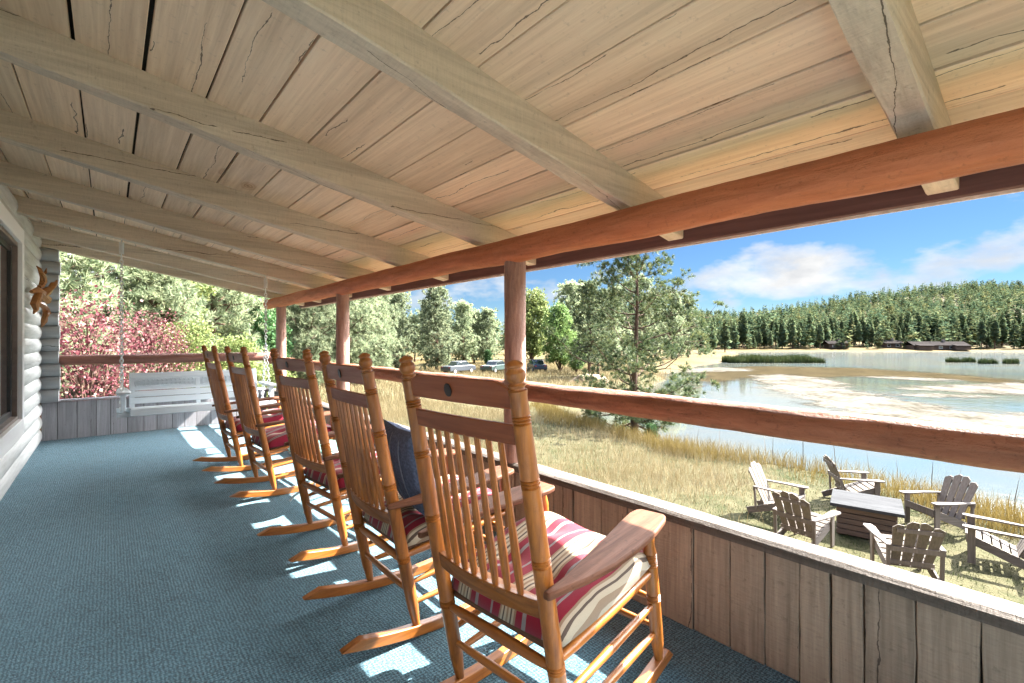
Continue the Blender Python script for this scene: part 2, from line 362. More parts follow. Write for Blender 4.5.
b.build('ceiling_boards', M['ceil'], roof, .003)
v = []
for y in (Y0 - .05, Y1 + .05):
    for x, t in ((-1.6, .032), (2.66, .032), (2.66, .075), (-1.6, .075)): v.append((x, y, cz(x) + t))
MB().add(v, [(0, 1, 2, 3), (7, 6, 5, 4), (0, 4, 5, 1), (1, 5, 6, 2), (2, 6, 7, 3), (3, 7, 4, 0)]).build('roof_deck', M['dark'], roof)
def rafter(y, w=.102, dep=.158, seed=0):
    n = 26; v = []; fc = []
    for k in range(n):
        x = -.80 + (2.538 + .80) * k / (n - 1)
        def nz(a): return mnoise.noise(Vector((x * 2.2, seed * 3.1 + a * 7.7, 0))) * .006 + mnoise.noise(Vector((x * 9, seed * 3.1 + a * 7.7, 5))) * .0022
        t = cz(x) + .004; bt = cz(x) - dep
        v += [(x, y, t), (x, y + w, t), (x, y + w + nz(1), bt + nz(2) + .006), (x, y + w * .93 + nz(1), bt + nz(3)), (x, y + .006 + nz(4), bt + nz(5)), (x, y + nz(4), bt + .008 + nz(6))]
    m = 6
    for k in range(n - 1):
        for c in range(m): fc.append((k * m + c, k * m + (c + 1) % m, k * m + m + (c + 1) % m, k * m + m + c))
    fc += [tuple(range(m - 1, -1, -1)), tuple((n - 1) * m + c for c in range(m))]
    MB().add(v, fc).build('rafter', M['raft'], roof, sharp=30)
RY = [-.98, .275, 1.445, 2.688, 3.939, 5.189, 6.361, 7.60, 8.44]
for i, y in enumerate(RY): rafter(y, seed=i)
MB().box((2.56, (Y0 + Y1) / 2, 1.965), (.04, Y1 - Y0, .20)).build('fascia_board', M['fascia'], roof, .004)
MB().box((2.587, (Y0 + Y1) / 2, 1.862), (.012, Y1 - Y0 + .02, .018)).build('sunlit_edge_strip', plain('sunlit_edge_pale', (.62, .55, .48), .45), roof)  # added pale strip, the fascia's sunlit lower edge put into its colour

n = 300
hd = MB().tube([(2.0 + .008 * mnoise.noise(Vector((k * .042, 3, 0))), Y0 + (8.55 - Y0) * k / (n - 1), 1.886 + .008 * mnoise.noise(Vector((k * .042, 9, 0)))) for k in range(n)],
               [.079 + .005 * mnoise.noise(Vector((k * .06, 0, 4))) for k in range(n)], 34, wob=.06, seed=2).build('header_log', M['logred_y'])
tag(hd, 'long orange brown peeled log carrying the rafters above the posts', 'roof beam')
PY = [-.75, 2.353, 5.36, 7.90]
pl = ['', 'round log post rising behind the nearest rocking chair', 'round log post rising behind the second and third rocking chairs', 'round log post nearest the porch swing']
for i, y in enumerate(PY):
    pts = [(2.03 + .004 * mnoise.noise(Vector((k * .5, i, 0))), y, .505 + (1.85 - .505) * k / 11) for k in range(12)]
    o = MB().tube(pts, [.073 - .003 * k / 11 for k in range(12)], 20, wob=.05, seed=i * 3).build('log_post', M['logpost'])
    tag(o, pl[i] or 'round log post beside the camera outside the frame', 'post', 'log posts carrying the header')
rl = ['reddish rail log ending outside the frame beside the camera', 'long reddish rail log in front of the lake, right of the nearest post',
      'reddish rail log between the two posts behind the nearer rocking chairs', 'reddish rail log between the two farther porch posts']
be = [Y0] + PY; 
for i in range(4):
    a, c = (PY[i - 1] if i else Y0), PY[i]
    if i == 0: continue
    lab = {1: rl[1], 2: rl[2], 3: rl[3]}[i]
    if i == 1: a = Y0
    k0 = max(14, int((c - a) * 30))
    pts = [(2.03, a + (c - a) * k / (k0 - 1), .974 + .004 * mnoise.noise(Vector((k * .08, i, 0)))) for k in range(k0)]
    o = MB().tube(pts, [.062 + .003 * mnoise.noise(Vector((k * .07, i, 7))) for k in range(k0)], 30, wob=.07, seed=i).build('rail_log', M['rail_y'])
    tag(o, lab, 'railing', 'rail logs along the porch')
o = MB().tube([(2.03, PY[3] + (8.62 - PY[3]) * k / 5, .974) for k in range(6)], .061, 18, wob=.05).build('rail_log', M['rail_y'])
tag(o, 'short sunlit rail log stub beyond the farthest porch post', 'railing', 'rail logs along the porch')
o = MB().tube([(-.52 + 2.62 * k / 20, 8.56, 1.033) for k in range(21)], [.068 + .002 * mnoise.noise(Vector((k * .35, 5, 7))) for k in range(21)], 18, wob=.05).build('rail_log', M['rail_x'])
tag(o, 'dark reddish rail log crossing behind the porch swing', 'railing', 'rail logs along the porch')

kw = thing('knee_wall', 'low brown plank wall with pale cap along the lake side', 'low wall')
b = MB(); y = Y0
while y < 8.5:
    w = rng.choice([.10, .125, .14, .15, .165, .19, .205]); g = rng.choice([.003, .004, .005, .006, .011])
    n = 6; v = []; fc = []; dx = rng.uniform(0, .006); wl = [rng.uniform(-.002, .002) for _ in range(n)]; wr = [rng.uniform(-.002, .002) for _ in range(n)]
    for k in range(n):
        z = .002 + .462 * k / (n - 1)
        for xx, yy in ((1.988 + dx, y + wl[k]), (1.988 + dx, y + w - g + wr[k]), (2.016, y + w - g + wr[k]), (2.016, y + wl[k])): v.append((xx, yy, z))
    for k in range(n - 1):
        for c in range(4): fc.append((k * 4 + c, k * 4 + (c + 1) % 4, k * 4 + 4 + (c + 1) % 4, k * 4 + 4 + c))
    fc += [(3, 2, 1, 0), tuple(4 * (n - 1) + c for c in range(4))]
    b.add(v, fc); y += w
b.build('planks', M['plank'], kw, .003)
MB().box((2.032, (Y0 + 8.5) / 2, .232), (.024, 8.5 - Y0, .46)).build('backing', M['dark'], kw)
MB().box((2.054, (Y0 + 8.5) / 2, -.6), (.02, 8.5 - Y0, 2.1)).build('outer_cladding', M['plank'], kw)
def slab(name, mat, parent, a, b_, wi, z0, z1, axis):
    n = 70; v = []; fc = []
    for k in range(n):
        t = a + (b_ - a) * k / (n - 1)
        q = lambda s: mnoise.noise(Vector((t * 1.7, s, 0))) * .007 + mnoise.noise(Vector((t * 6.5, s, 3))) * .004
        pr = [(wi[0] + q(1), z0 + .004 + q(2) * .4), (wi[1], z0 + .004), (wi[1] + q(3), z1 - .006 + q(4) * .4), (wi[1] - .03, z1 + q(5) * .5), (wi[0] + .022, z1 + q(6) * .5), (wi[0] + .004 + q(7), z1 - .012)]
        v += [((x, t, z) if axis == 'y' else (t, x, z)) for x, z in pr]
    m = 6
    for k in range(n - 1):
        for c in range(m): fc.append((k * m + c, k * m + (c + 1) % m, k * m + m + (c + 1) % m, k * m + m + c))
    fc += [tuple(range(m - 1, -1, -1)), tuple((n - 1) * m + c for c in range(m))]
    MB().add(v, fc).build(name, mat, parent, sharp=32)
slab('cap', M['cap'], kw, Y0, 8.60, (1.955, 2.088), .464, .512, 'y')
ew = thing('end_wall', 'low grey brown plank wall closing the porch end under the swing', 'low wall')
b = MB(); x = -.66
while x < 1.97:
    w = rng.choice([.15, .165, .18, .19]); w = min(w, 1.975 - x); b.box((x + w / 2 - .002, 8.532 + rng.uniform(0, .004), .246), (w - .006, .022, .488)); x += w
b.build('planks', M['plank_end'], ew, .003)
MB().box((.66, 8.56, .24), (2.62, .02, .47)).build('backing', M['dark'], ew)
slab('cap', M['plank_end'], ew, -.66, 1.95, (8.505, 8.62), .492, .522, 'x')

# log house wall, window
hw = thing('log_house_wall', 'pale grey wall of stacked round logs beside the porch', 'house wall')
b = MB(); z = .075; zi = 0
WY0, WY1, WZ0, WZ1 = 3.0, 6.10, .58, 2.17
while z < 2.62:
    spans = [(Y0, 8.50)] if (z < WZ0 - .08 or z > WZ1 + .09) else [(Y0, WY0), (WY1 + .02, 8.50)]
    for a, c in spans:
        k0 = max(6, int((c - a) * 3))
        b.tube([(-.785 + .006 * mnoise.noise(Vector((k * .3, zi, 0))), a + (c - a) * k / (k0 - 1), z) for k in range(k0)], .138, 28, wob=.025, seed=zi)
    z += .165; zi += 1
b.build('logs', M['wall'], hw)
MB().box((-.80, 1.05, 1.4), (.05, 3.9, 2.9)).box((-.80, 7.36, 1.4), (.05, 2.4, 2.9)).box((-.80, 4.58, .25), (.05, 3.16, .6)).box((-.80, 4.58, 2.5), (.05, 3.16, .6)).build('chinking', M['wall'], hw)
b = MB(); z = .58
while z < 2.5:
    b.tube([(-.70, 8.50, z), (-.6, 8.50, z), (-.49 + rng.uniform(-.012, .012), 8.50, z)], .0865, 18, wob=.05, seed=z); z += .165
b.build('corner_log_ends', M['stub'], hw)
wn = bpy.data.objects.new('window', None); COL.objects.link(wn); wn.parent = hw
cx = -.607
b = MB().box((cx, WY1 + .06, 1.375), (.03, .12, 1.86)).box((cx, WY0 - .06, 1.375), (.03, .12, 1.86)).box((cx, (WY0 + WY1) / 2, 2.235), (.03, WY1 - WY0 - .004, .13)).box((cx + .002, (WY0 + WY1) / 2, .52), (.034, WY1 - WY0 - .004, .145))
b.build('casing', M['white'], wn, .004)
b = MB().box((-.640, WY1 - .012, 1.375), (.036, .024, 1.57)).box((-.645, WY0 + .012, 1.375), (.05, .024, 1.57)).box((-.645, 4.55, 2.15), (.05, 3.05, .03)).box((-.645, 4.55, .605), (.05, 3.05, .03))
b.build('frame', M['frame'], wn, .003)
b = MB().box((-.672, WY1 - .03, 1.375), (.022, .06, 1.5)).box((-.672, 4.6, 1.375), (.022, .06, 1.5)).box((-.672, WY0 + .03, 1.375), (.022, .06, 1.5)).box((-.672, 4.55, 2.11), (.021, 3.0, .05)).box((-.672, 4.55, .645), (.021, 3.0, .05))
b.build('sash', M['frame_dark'], wn, .003)
MB().box((-.676, 4.55, 1.375), (.006, 3.0, 1.45)).build('pane', M['pane'], wn)

# carved driftwood on the wall
dr = thing('driftwood_ornament', 'orange brown branching driftwood piece hung on the log wall', 'wall ornament', (-.62, 7.22, 1.78)); dr.scale = (.8, .8, .8)
b = MB()
b.tube([(.0, -.24, .03), (.05, -.13, .06), (.08, -.02, .02), (.10, .10, -.01), (.12, .19, -.05), (.13, .26, -.03), (.14, .31, -.05)], [.02, .045, .065, .05, .05, .028, .012], 12, wob=.5, seed=1)
b.tube([(.08, .0, .0), (.12, .07, .07), (.15, .16, .11), (.17, .20, .17), (.20, .26, .20), (.21, .29, .25)], [.045, .05, .035, .04, .022, .008], 12, wob=.5, seed=2)
b.tube([(.06, -.10, .02), (.05, -.17, -.05), (.03, -.20, -.13), (.04, -.17, -.20), (.02, -.21, -.25)], [.04, .045, .04, .028, .01], 12, wob=.5, seed=3)
b.build('trunk', M['drift'], dr)
b = MB(); b.tube([(.03, .02, .40), (.06, -.03, .36), (.08, -.01, .30), (.09, .07, .27), (.09, .12, .21), (.07, .10, .14), (.05, .03, .12)], [.006, .018, .024, .03, .032, .028, .02], 12, wob=.5, seed=4)
b.tube([(.08, .07, .27), (.11, .12, .33), (.12, .11, .39)], [.022, .016, .005], 9, wob=.5, seed=9); b.build('horn', M['drift'], dr)
b = MB(); b.tube([(.05, -.06, -.10), (.09, .03, -.13), (.11, .11, -.16), (.12, .15, -.22), (.10, .14, -.28), (.09, .16, -.34), (.07, .12, -.42)], [.02, .035, .032, .042, .03, .034, .008], 12, wob=.5, seed=5)
b.tube([(.11, .13, -.2), (.13, .05, -.26), (.11, .02, -.33)], [.026, .022, .006], 9, wob=.5, seed=8); b.build('tail', M['drift'], dr)

# porch swing
sw = thing('porch_swing', 'pale grey slatted porch swing hanging on chains', 'swing', (0, 0, 0))
X0s, X1s, SYF, SYB = .17, 1.42, 6.12, 6.58
b = MB()
for k in range(6): b.box(((X0s + X1s) / 2, SYF + .04 + k * .078, .588 - .006 * k), (X1s - X0s, .066, .02))
b.build('seat_slats', M['swing'], sw, .004)
MB().box(((X0s + X1s) / 2, SYF - .012, .565), (X1s - X0s + .02, .022, .068)).build('front_apron', M['swing'], sw, .004)
b = MB()
bx = lambda z: SYB + .01 + (z - .6) * .25
for z, h in ((.635, .066), (.706, .066), (.76, .03), (.905, .06)): b.box(((X0s + X1s) / 2, bx(z), z), (X1s - X0s, .02, h), Matrix.Rotation(-.24, 3, 'X'))
for x in (X0s + .02, (X0s + X1s) / 2, X1s - .02): b.beam((x, bx(.5) + .004, .5), (x, bx(.94) + .018, .94), .045, .022, (0, 1, 0))
b.build('back_slats', M['swing'], sw, .004)
b = MB()   # scrolled lattice band of the back
for s in range(2):
    xa = X0s + .05 + s * (X1s - X0s) / 2; L_ = (X1s - X0s) / 2 - .09
    for k in range(13):
        x = xa + L_ * (k + .5) / 13
        pts = [(x + .022 * math.cos(t) , bx(.83) + .0, .828 + .040 * math.sin(t)) for t in np.linspace(0, 2 * math.pi, 10)]
        b.tube(pts, .0075, 5, False)
    b.box((xa + L_ / 2, bx(.828) - .006, .828), (L_, .008, .012)).box((xa + L_ / 2, bx(.828) + .006, .872), (L_, .012, .012)).box((xa + L_ / 2, bx(.828) + .0, .785), (L_, .012, .014))
    b.box((xa + L_ / 2, bx(.828) + .014, .828), (L_ + .06, .006, .11))
b.build('lattice_band', M['swing'], sw)
for sx in (X0s - .06, X1s + .06):
    am = MB().prism([(SYF - .06, -.05), (SYF - .06, .05), (SYF + .1, .06), (SYB + .08, .04), (SYB + .08, -.04), (SYF + .1, -.06)], lambda u, v_, w, sx=sx: (sx + v_, u, .765 + w), .024).build('arm', M['swing'], sw, .005)
    MB().beam((sx, SYF + .05, .54), (sx, SYF + .05, .753), .04, .04, (1, 0, 0)).build('arm_support', M['swing'], am, .004)
b = MB()
for y in (SYF + .05, SYB): b.box(((X0s + X1s) / 2, y, .545), (X1s - X0s + .22, .045, .045))
b.build('seat_frame', M['swing'], sw, .004)
def chain(b, p, q):
    p, q = Vector(p), Vector(q); d = q - p; L = d.length; n = int(L / .036); d.normalize(); sd = d.cross(Vector((.3, 1, .1))).normalized(); tt = d.cross(sd)
    for k in range(n):
        c = p + d * (L * (k + .5) / n); e = sd if k % 2 else tt
        b.tube([c + d * (.025 * math.sin(t)) + e * (.014 * math.cos(t)) for t in np.linspace(0, 2 * math.pi, 9)], .0052, 5, False)
for sx in (X0s - .07, X1s + .05):
    rz_ = cz(sx) - .158
    b = MB(); yh = 6.41
    b.tube([(sx, yh, rz_), (sx, yh, rz_ - .03)], .006, 6)
    b.tube([(sx + .019 * math.cos(t), yh + .019 * math.sin(t), rz_ - .03 - t * .0019) for t in np.linspace(0, 2 * math.pi * 10, 130)], .0042, 5)
    b.tube([(sx, yh, rz_ - .15), (sx, yh, rz_ - .175)], .006, 6)
    b.build('spring_hook', M['metal'], sw)
    zs = 1.28
    b = MB(); chain(b, (sx, yh, rz_ - .175), (sx, yh, zs)); chain(b, (sx, yh, zs), (sx, SYF + .06, .545)); chain(b, (sx, yh, zs), (sx, SYB, .545)); b.build('chain', M['metal'], sw)

# ------------------------------------------------------------------ rocking chairs
def bp(z): return -.238 * (z - .055) / 1.19
def ring(z, r, d=.0055, w=.011): return [(z - w * 1.7, r), (z - w * 1.15, r + .0012), (z - w * .8, r - d), (z - w * .45, r + .0014), (z - w * .3, r + .0014), (z, r - d), (z + w * .3, r + .0014), (z + w * .45, r + .0014), (z + w * .8, r - d), (z + w * 1.15, r + .0012), (z + w * 1.7, r)]
def make_chair():
    root = thing('rocking_chair', '', 'rocking chair', group='honey oak rocking chairs in a row')
    for s in (1, -1):
        # rear post
        P = [(.050, .016), (.075, .0175), (.14, .024), (.19, .0255)] + ring(.36, .0265) + [(.5, .026)] + ring(.685, .0265) + [(.8, .0268)] + ring(.915, .0262) + [(1.0, .0255)] + ring(1.09, .0248) + \
            [(1.150, .0242), (1.164, .0262), (1.168, .0262), (1.171, .0205), (1.175, .0195), (1.178, .0240), (1.183, .0245), (1.187, .0205), (1.190, .0198), (1.198, .0255), (1.207, .0275), (1.216, .0262), (1.224, .0200), (1.228, .0190), (1.231, .0232), (1.236, .0238), (1.240, .0205), (1.245, .013), (1.248, .004)]
        P = sorted(P)
        b = MB().tube([(bp(z), s * .248, z) for z, _ in P], [r for _, r in P], 16)
        b.build('rear_post', M['honey_z'], root, sharp=28)
        Q = sorted([(.073, .015), (.10, .018), (.14, .023), (.2, .0245)] + ring(.335, .0245) + [(.40, .0245)] + ring(.47, .024) + ring(.495, .024) + [(.54, .0195), (.57, .022), (.60, .018), (.622, .015)])
        MB().tube([(.578 - .165 * (z - .02), s * .252, z) for z, _ in Q], [r for _, r in Q], 14).build('front_post', M['honey_z'], root, sharp=28)
        # rocker
        zb = lambda x: (x - .2) ** 2 / 4.0
        xs_ = list(np.linspace(-.335, .665, 26)); out = [(x, zb(x)) for x in xs_]
        out += [(x, zb(x) + .046) for x in reversed(xs_) if -.28 < x < .64]; out[25 + 1:25 + 1] = []
        MB().prism(out, lambda u, v_, w, s=s: (u, s * .250 + w, v_), .040).build('rocker', M['honey_x'], root, .004)
        # arm
        inn = [(-.155, .277), (-.05, .272), (.08, .252), (.2, .234), (.36, .206), (.455, .192), (.495, .197), (.512, .210)]
        outr = [(.518, .295), (.505, .312), (.475, .324), (.38, .342), (.24, .352), (.10, .350), (-.02, .333), (-.10, .312), (-.155, .300)]
        MB().prism([(x, s * y) for x, y in inn + outr], lambda u, v_, w: (u, v_, .612 + .055 * (u + .13) + w), .021).build('arm', M['arm'], root, .006)
        # side rungs
        for (xf, zf), (xr, zr), r, nm in (((.508, .432), (-.062, .372), .0165, 'seat_rail'), ((.53, .305), (-.037, .245), .0125, 'side_rung'), ((.548, .19), (-.018, .155), .0125, 'side_rung')):
            MB().turned((xr, s * .25, zr), (xf, s * .252, zf), [(0, r * .7), (.15, r), (.5, r * 1.18), (.85, r), (1, r * .7)], 10).build(nm, M['honey_x'], root)
    def cross(x, z, r, nm, mat='honey_y'):
        MB().turned((x, -.25, z), (x, .25, z), [(0, r * .7), (.15, r), (.5, r * 1.18), (.85, r), (1, r * .7)], 10).build(nm, M[mat], root)
    cross(.516, .385, .0165, 'front_rail'); cross(.527, .325, .0125, 'front_rung'); cross(.546, .21, .0125, 'front_rung')
    cross(-.057, .345, .0165, 'rear_rail'); cross(-.03, .205, .0125, 'rear_rung')
    # back
    def slat(nm, out, mat, t, bow):
        N_ = 14; ymax = .236
        def fn(u, v_, w): return (bp(v_) - bow * (1 - (u / ymax) ** 2) + w, u, v_)
        return MB().prism(out, fn, t).build(nm, M[mat], root, .004)
    yy = list(np.linspace(-.236, .236, 17))
    top = lambda y: 1.190 - .026 * max(0, (abs(y) - .165) / .071) ** 1.5
    cr = slat('crest_rail', [(y, 1.114) for y in yy] + [(y, top(y)) for y in reversed(yy)], 'mahog_y', .019, .012)
    b = MB(); b.prism([(.016 * math.cos(t) + .02, 1.150 + .020 * math.sin(t)) for t in np.linspace(0, 2 * math.pi, 18)[:-1]], lambda u, v_, w: (bp(v_) - .012 - .0105 + w, u, v_), .003)
    b.build('oval_mark', M['medal'], cr)
    slat('back_slat', [(y, 1.014) for y in yy] + [(y, 1.072) for y in reversed(yy)], 'mahog_y', .019, .012)
    slat('lower_back_rail', [(y, .505) for y in yy] + [(y, .560) for y in reversed(yy)], 'honey_y', .026, .030)
    for k in range(8):
        y = -.163 + k * .0468
        b_ = .030 * (1 - (y / .236) ** 2); b2 = .014 * (1 - (y / .236) ** 2)
        P = [(0, .0095), (.12, .012), (.25, .0132), (.4, .0118), (.55, .0105), (.8, .0098), (1, .009)]
        MB().turned((bp(.55) - b_, y, .55), (bp(1.02) - b2, y, 1.02), P, 8).build('spindle', M['honey_z'], root)
    b = MB(); b.beam((-.045, 0, .385), (.50, 0, .442), .47, .03)
    b.build('woven_seat', M['weave'], root, .01)
    return root
def cushion(name, mat, hump=0, seed=0, sx=.60, sy=.545, th=.085):
    n = 34; v = []; fc = []
    for side in (1, -1):
        for i in range(n):
            for j in range(n):
                u, w = -1 + 2 * i / (n - 1), -1 + 2 * j / (n - 1)
                t = (max(0, 1 - abs(u) ** 5) * max(0, 1 - abs(w) ** 5)) ** .45
                du = sum(math.exp(-((u - a) ** 2 + (w - c) ** 2) / .035) for a in (-.4, .4) for c in (-.4, .4))
                x, y = u * sx / 2, w * sy / 2
                rr = (1 - .05 * (u * w) ** 2); x *= rr; y *= rr
                nz = mnoise.noise(Vector((u * 1.6, w * 1.6, seed)))
                if side > 0: z = th * t * (1 + .22 * nz) - .034 * du * t
                else: z = -.018 * t
                z += hump * max(0, w) ** 1.4 * (.6 + .4 * u) * t if side > 0 else hump * .2 * max(0, w) ** 1.4 * (.6 + .4 * u) * t
                v.append((x, y, z))
    for s in range(2):
        o = s * n * n
        for i in range(n - 1):
            for j in range(n - 1):
                q = (o + i * n + j, o + (i + 1) * n + j, o + (i + 1) * n + j + 1, o + i * n + j + 1); fc.append(q if s == 0 else q[::-1])
    me = MB().add(v, fc)
    o = me.build(name, mat, None, sharp=180)
    bm = bmesh.new(); bm.from_mesh(o.data); bmesh.ops.remove_doubles(bm, verts=bm.verts, dist=.0008); bm.to_mesh(o.data); bm.free()
    # welt along the seam
    return o
chair0 = make_chair()
CH = [  # x, y, rot, tilt, label, cushion label, cushion material, hump
    (1.015, 1.21, 6.0, 0, 'nearest honey oak rocking chair, its whole back and right arm in view', 'plump red and cream striped cushion on the nearest rocking chair', 'stripe', .085),
    (1.03, 2.10, -.8, -1.0, 'rocking chair holding a blue denim pillow, second from the camera', 'striped cushion under the blue denim pillow on the second rocking chair', 'stripe', 0),
    (1.067, 3.09, 6.0, .8, 'middle rocking chair of the row, next to the small glass table', 'red striped cushion on the middle rocking chair of the row', 'stripe_red', 0),
    (1.035, 4.526, 3.5, .8, 'fourth rocking chair from the camera, beyond the small glass table', 'red striped cushion on the rocking chair beyond the small glass table', 'stripe_red', 0),
    (.988, 5.54, 2.0, 0, 'farthest rocking chair of the row, nearest the porch swing', 'red striped cushion on the rocking chair nearest the porch swing', 'stripe_red', 0)]
for i, (x, y, r, tl, lab, cl, cm, hp) in enumerate(CH):
    o = chair0 if i == 0 else copy_tree(chair0)
    o.location = (x, y, 0); o.rotation_euler = (0, 0, R(r)); o['label'] = lab
    c = cushion('seat_cushion', M[cm], hp, i * 3.3); tag(c, cl, 'cushion', 'striped cushions on the rocking chairs')
    m = Matrix.Translation((x, y, 0)) @ Matrix.Rotation(R(r), 4, 'Z') @ Matrix.Translation((.235, .0, .438)) @ Matrix.Rotation(R(-5.8), 4, 'Y')
    c.matrix_world = m
    c.location = m.to_translation(); c.rotation_euler = m.to_euler()

def pillow():
    n = 26; v = []; fc = []
    for side in (1, -1):
        for i in range(n):
            for j in range(n):
                u, w = -1 + 2 * i / (n - 1), -1 + 2 * j / (n - 1)
                t = (max(0, 1 - u * u) * max(0, 1 - w * w)) ** .42
                pin = 1 - .07 * (1 - abs(u)) * abs(w) ** 3 ; pin2 = 1 - .07 * (1 - abs(w)) * abs(u) ** 3
                v.append((side * .075 * t * (1 + .12 * mnoise.noise(Vector((u * 2, w * 2, 4)))), u * .215 * pin2, w * .215 * pin))
    for s in range(2):
        o = s * n * n
        for i in range(n - 1):
            for j in range(n - 1): fc.append((o + i * n + j, o + (i + 1) * n + j, o + (i + 1) * n + j + 1, o + i * n + j + 1))
    o = MB().add(v, fc).build('throw_pillow', M['denim'], None, sharp=180)
    b = MB()
    for y in (-.10, .0, .10):
        b.tube([(.076 * (max(0, 1 - (y / .215) ** 2) * max(0, 1 - w * w)) ** .42 + .001, y, w * .2) for w in np.linspace(-.95, .95, 16)], .003, 5)
        b.tube([(-.076 * (max(0, 1 - (y / .215) ** 2) * max(0, 1 - w * w)) ** .42 - .001, y, w * .2) for w in np.linspace(-.95, .95, 16)], .003, 5)
    b.build('seam', M['denim_trim'], o)
    return o
p = pillow(); tag(p, 'blue denim throw pillow with pale seams leaning in the second rocking chair', 'pillow')
p.location = (1.03 + .055, 2.10 - .075, .695); p.rotation_euler = (0, R(-16), R(-8))

# glass side table between the third and fourth chair
st = thing('side_table', 'small round teal glass table on curved white wire legs', 'side table', (1.28, 3.86, 0))
MB().tube([(0, 0, .448), (0, 0, .458)], .235, 40).build('glass_top', M['tableglass'], st, .003)
MB().tube([(.228 * math.cos(t), .228 * math.sin(t), .440) for t in np.linspace(0, 2 * math.pi, 33)], .008, 6, False).build('rim', M['whitewire'], st)
for k in range(4):
    a = R(45 + 90 * k); r = lambda q: (q * math.cos(a), q * math.sin(a))
    pts = [(*r(.215), .437), (*r(.17), .40), (*r(.085), .30), (*r(.07), .22), (*r(.12), .12), (*r(.22), .05), (*r(.25), .012)]
    sm = []
    for i in range(len(pts) - 1):
        for t in (0, .33, .66): sm.append(Vector(pts[i]).lerp(Vector(pts[i + 1]), t))
    sm.append(Vector(pts[-1])); MB().tube(sm, .009, 8).build('leg', M['whitewire'], st)

# ------------------------------------------------------------------ terrain and lake
WZ = -3.5
LAKE = np.array([(12.5, -60), (13.4, -5), (14.2, .8), (15.0, 3), (15.1, 7), (15.6, 10), (17, 14), (22, 19), (32, 23), (55, 32), (82, 41.5), (112, 49), (157, 67), (193, 85), (235, 56), (280, 11), (300, -70), (240, -190), (100, -200), (30, -120)], float)
def sdist(x, y):
    """signed distance to the lake outline, negative in the lake"""
    x = np.asarray(x, float); y = np.asarray(y, float); d = np.full(x.shape, 1e9); ins = np.zeros(x.shape, bool); n = len(LAKE)
    for i in range(n):
        ax, ay = LAKE[i]; bx_, by_ = LAKE[(i + 1) % n]; ex, ey = bx_ - ax, by_ - ay
        t = np.clip(((x - ax) * ex + (y - ay) * ey) / (ex * ex + ey * ey), 0, 1)
        d = np.minimum(d, np.hypot(x - ax - t * ex, y - ay - t * ey))
        c = ((ay > y) != (by_ > y)); xi = ax + (y - ay) / (by_ - ay + 1e-12) * ex; ins ^= c & (x < xi)
    return np.where(ins, -d, d)
def ss(a, b, x): t = np.clip((x - a) / (b - a), 0, 1); return t * t * (3 - 2 * t)
def wav(x, y, s, sd): return np.sin(x / s + sd) * np.cos(y / s * 1.13 + sd * 2.1) + .5 * np.sin(x / s * 2.3 + y / s * 1.7 + sd * 3)
YAW = .7054; SA, CA = math.sin(YAW), math.cos(YAW)
def ground_z(x, y):
    x = np.asarray(x, float); y = np.asarray(y, float)
    sd = sdist(x, y) + wav(x, y, 3.0, 1) * .25 + wav(x, y, 11, 2) * .5 * ss(20, 60, np.hypot(x, y))
    r = np.hypot(x, y)
    base = -1.8 - .95 * ss(12, 50, r) + .35 * ss(2, 10, y) * (1 - ss(3, 9, x)) * 0
    base = base + wav(x, y, 5.0, 3) * .04 + wav(x, y, 17, 4) * .12 * ss(15, 60, r)
    fw = np.maximum(x * SA + y * CA, .62 * r); rise = np.clip((fw - 206) / 350, 0, 1) ** 1.1; u = (x * CA - y * SA) / np.maximum(x * SA + y * CA, 1); u = np.where(x * SA + y * CA > 0, u, 0)
    base = base + rise * (11 + 14 * ss(.05, .35, u) + 36 * ss(.42, 1.0, u) + wav(x, y, 70, 5) * 2.2)
    # slope rising past the porch end
    base = base + 1.0 * ss(11, 18, y) * (1 - ss(-1, 6, x)) + 5 * ss(22, 60, y) * (1 - ss(0, 16, x))
    bank = WZ - .5 + (base - WZ + .5) * np.where(r > 60, ss(-.6, 9, sd) ** .6, ss(-.35, 2.6, sd))
    return np.where(sd < -.6, WZ - .5 - .3 * ss(.6, 8, -sd), np.maximum(bank, WZ - .8))
rad = [.0]; r_ = 1.0
while r_ < 1700: rad.append(r_); r_ += max(.16, r_ * .026) if r_ < 60 else r_ * .03
rad = np.array(rad[1:]); th = np.concatenate([np.linspace(-.75, 2.0, 330, endpoint=False), np.linspace(2.0, 2 * math.pi - .75, 120, endpoint=False)])
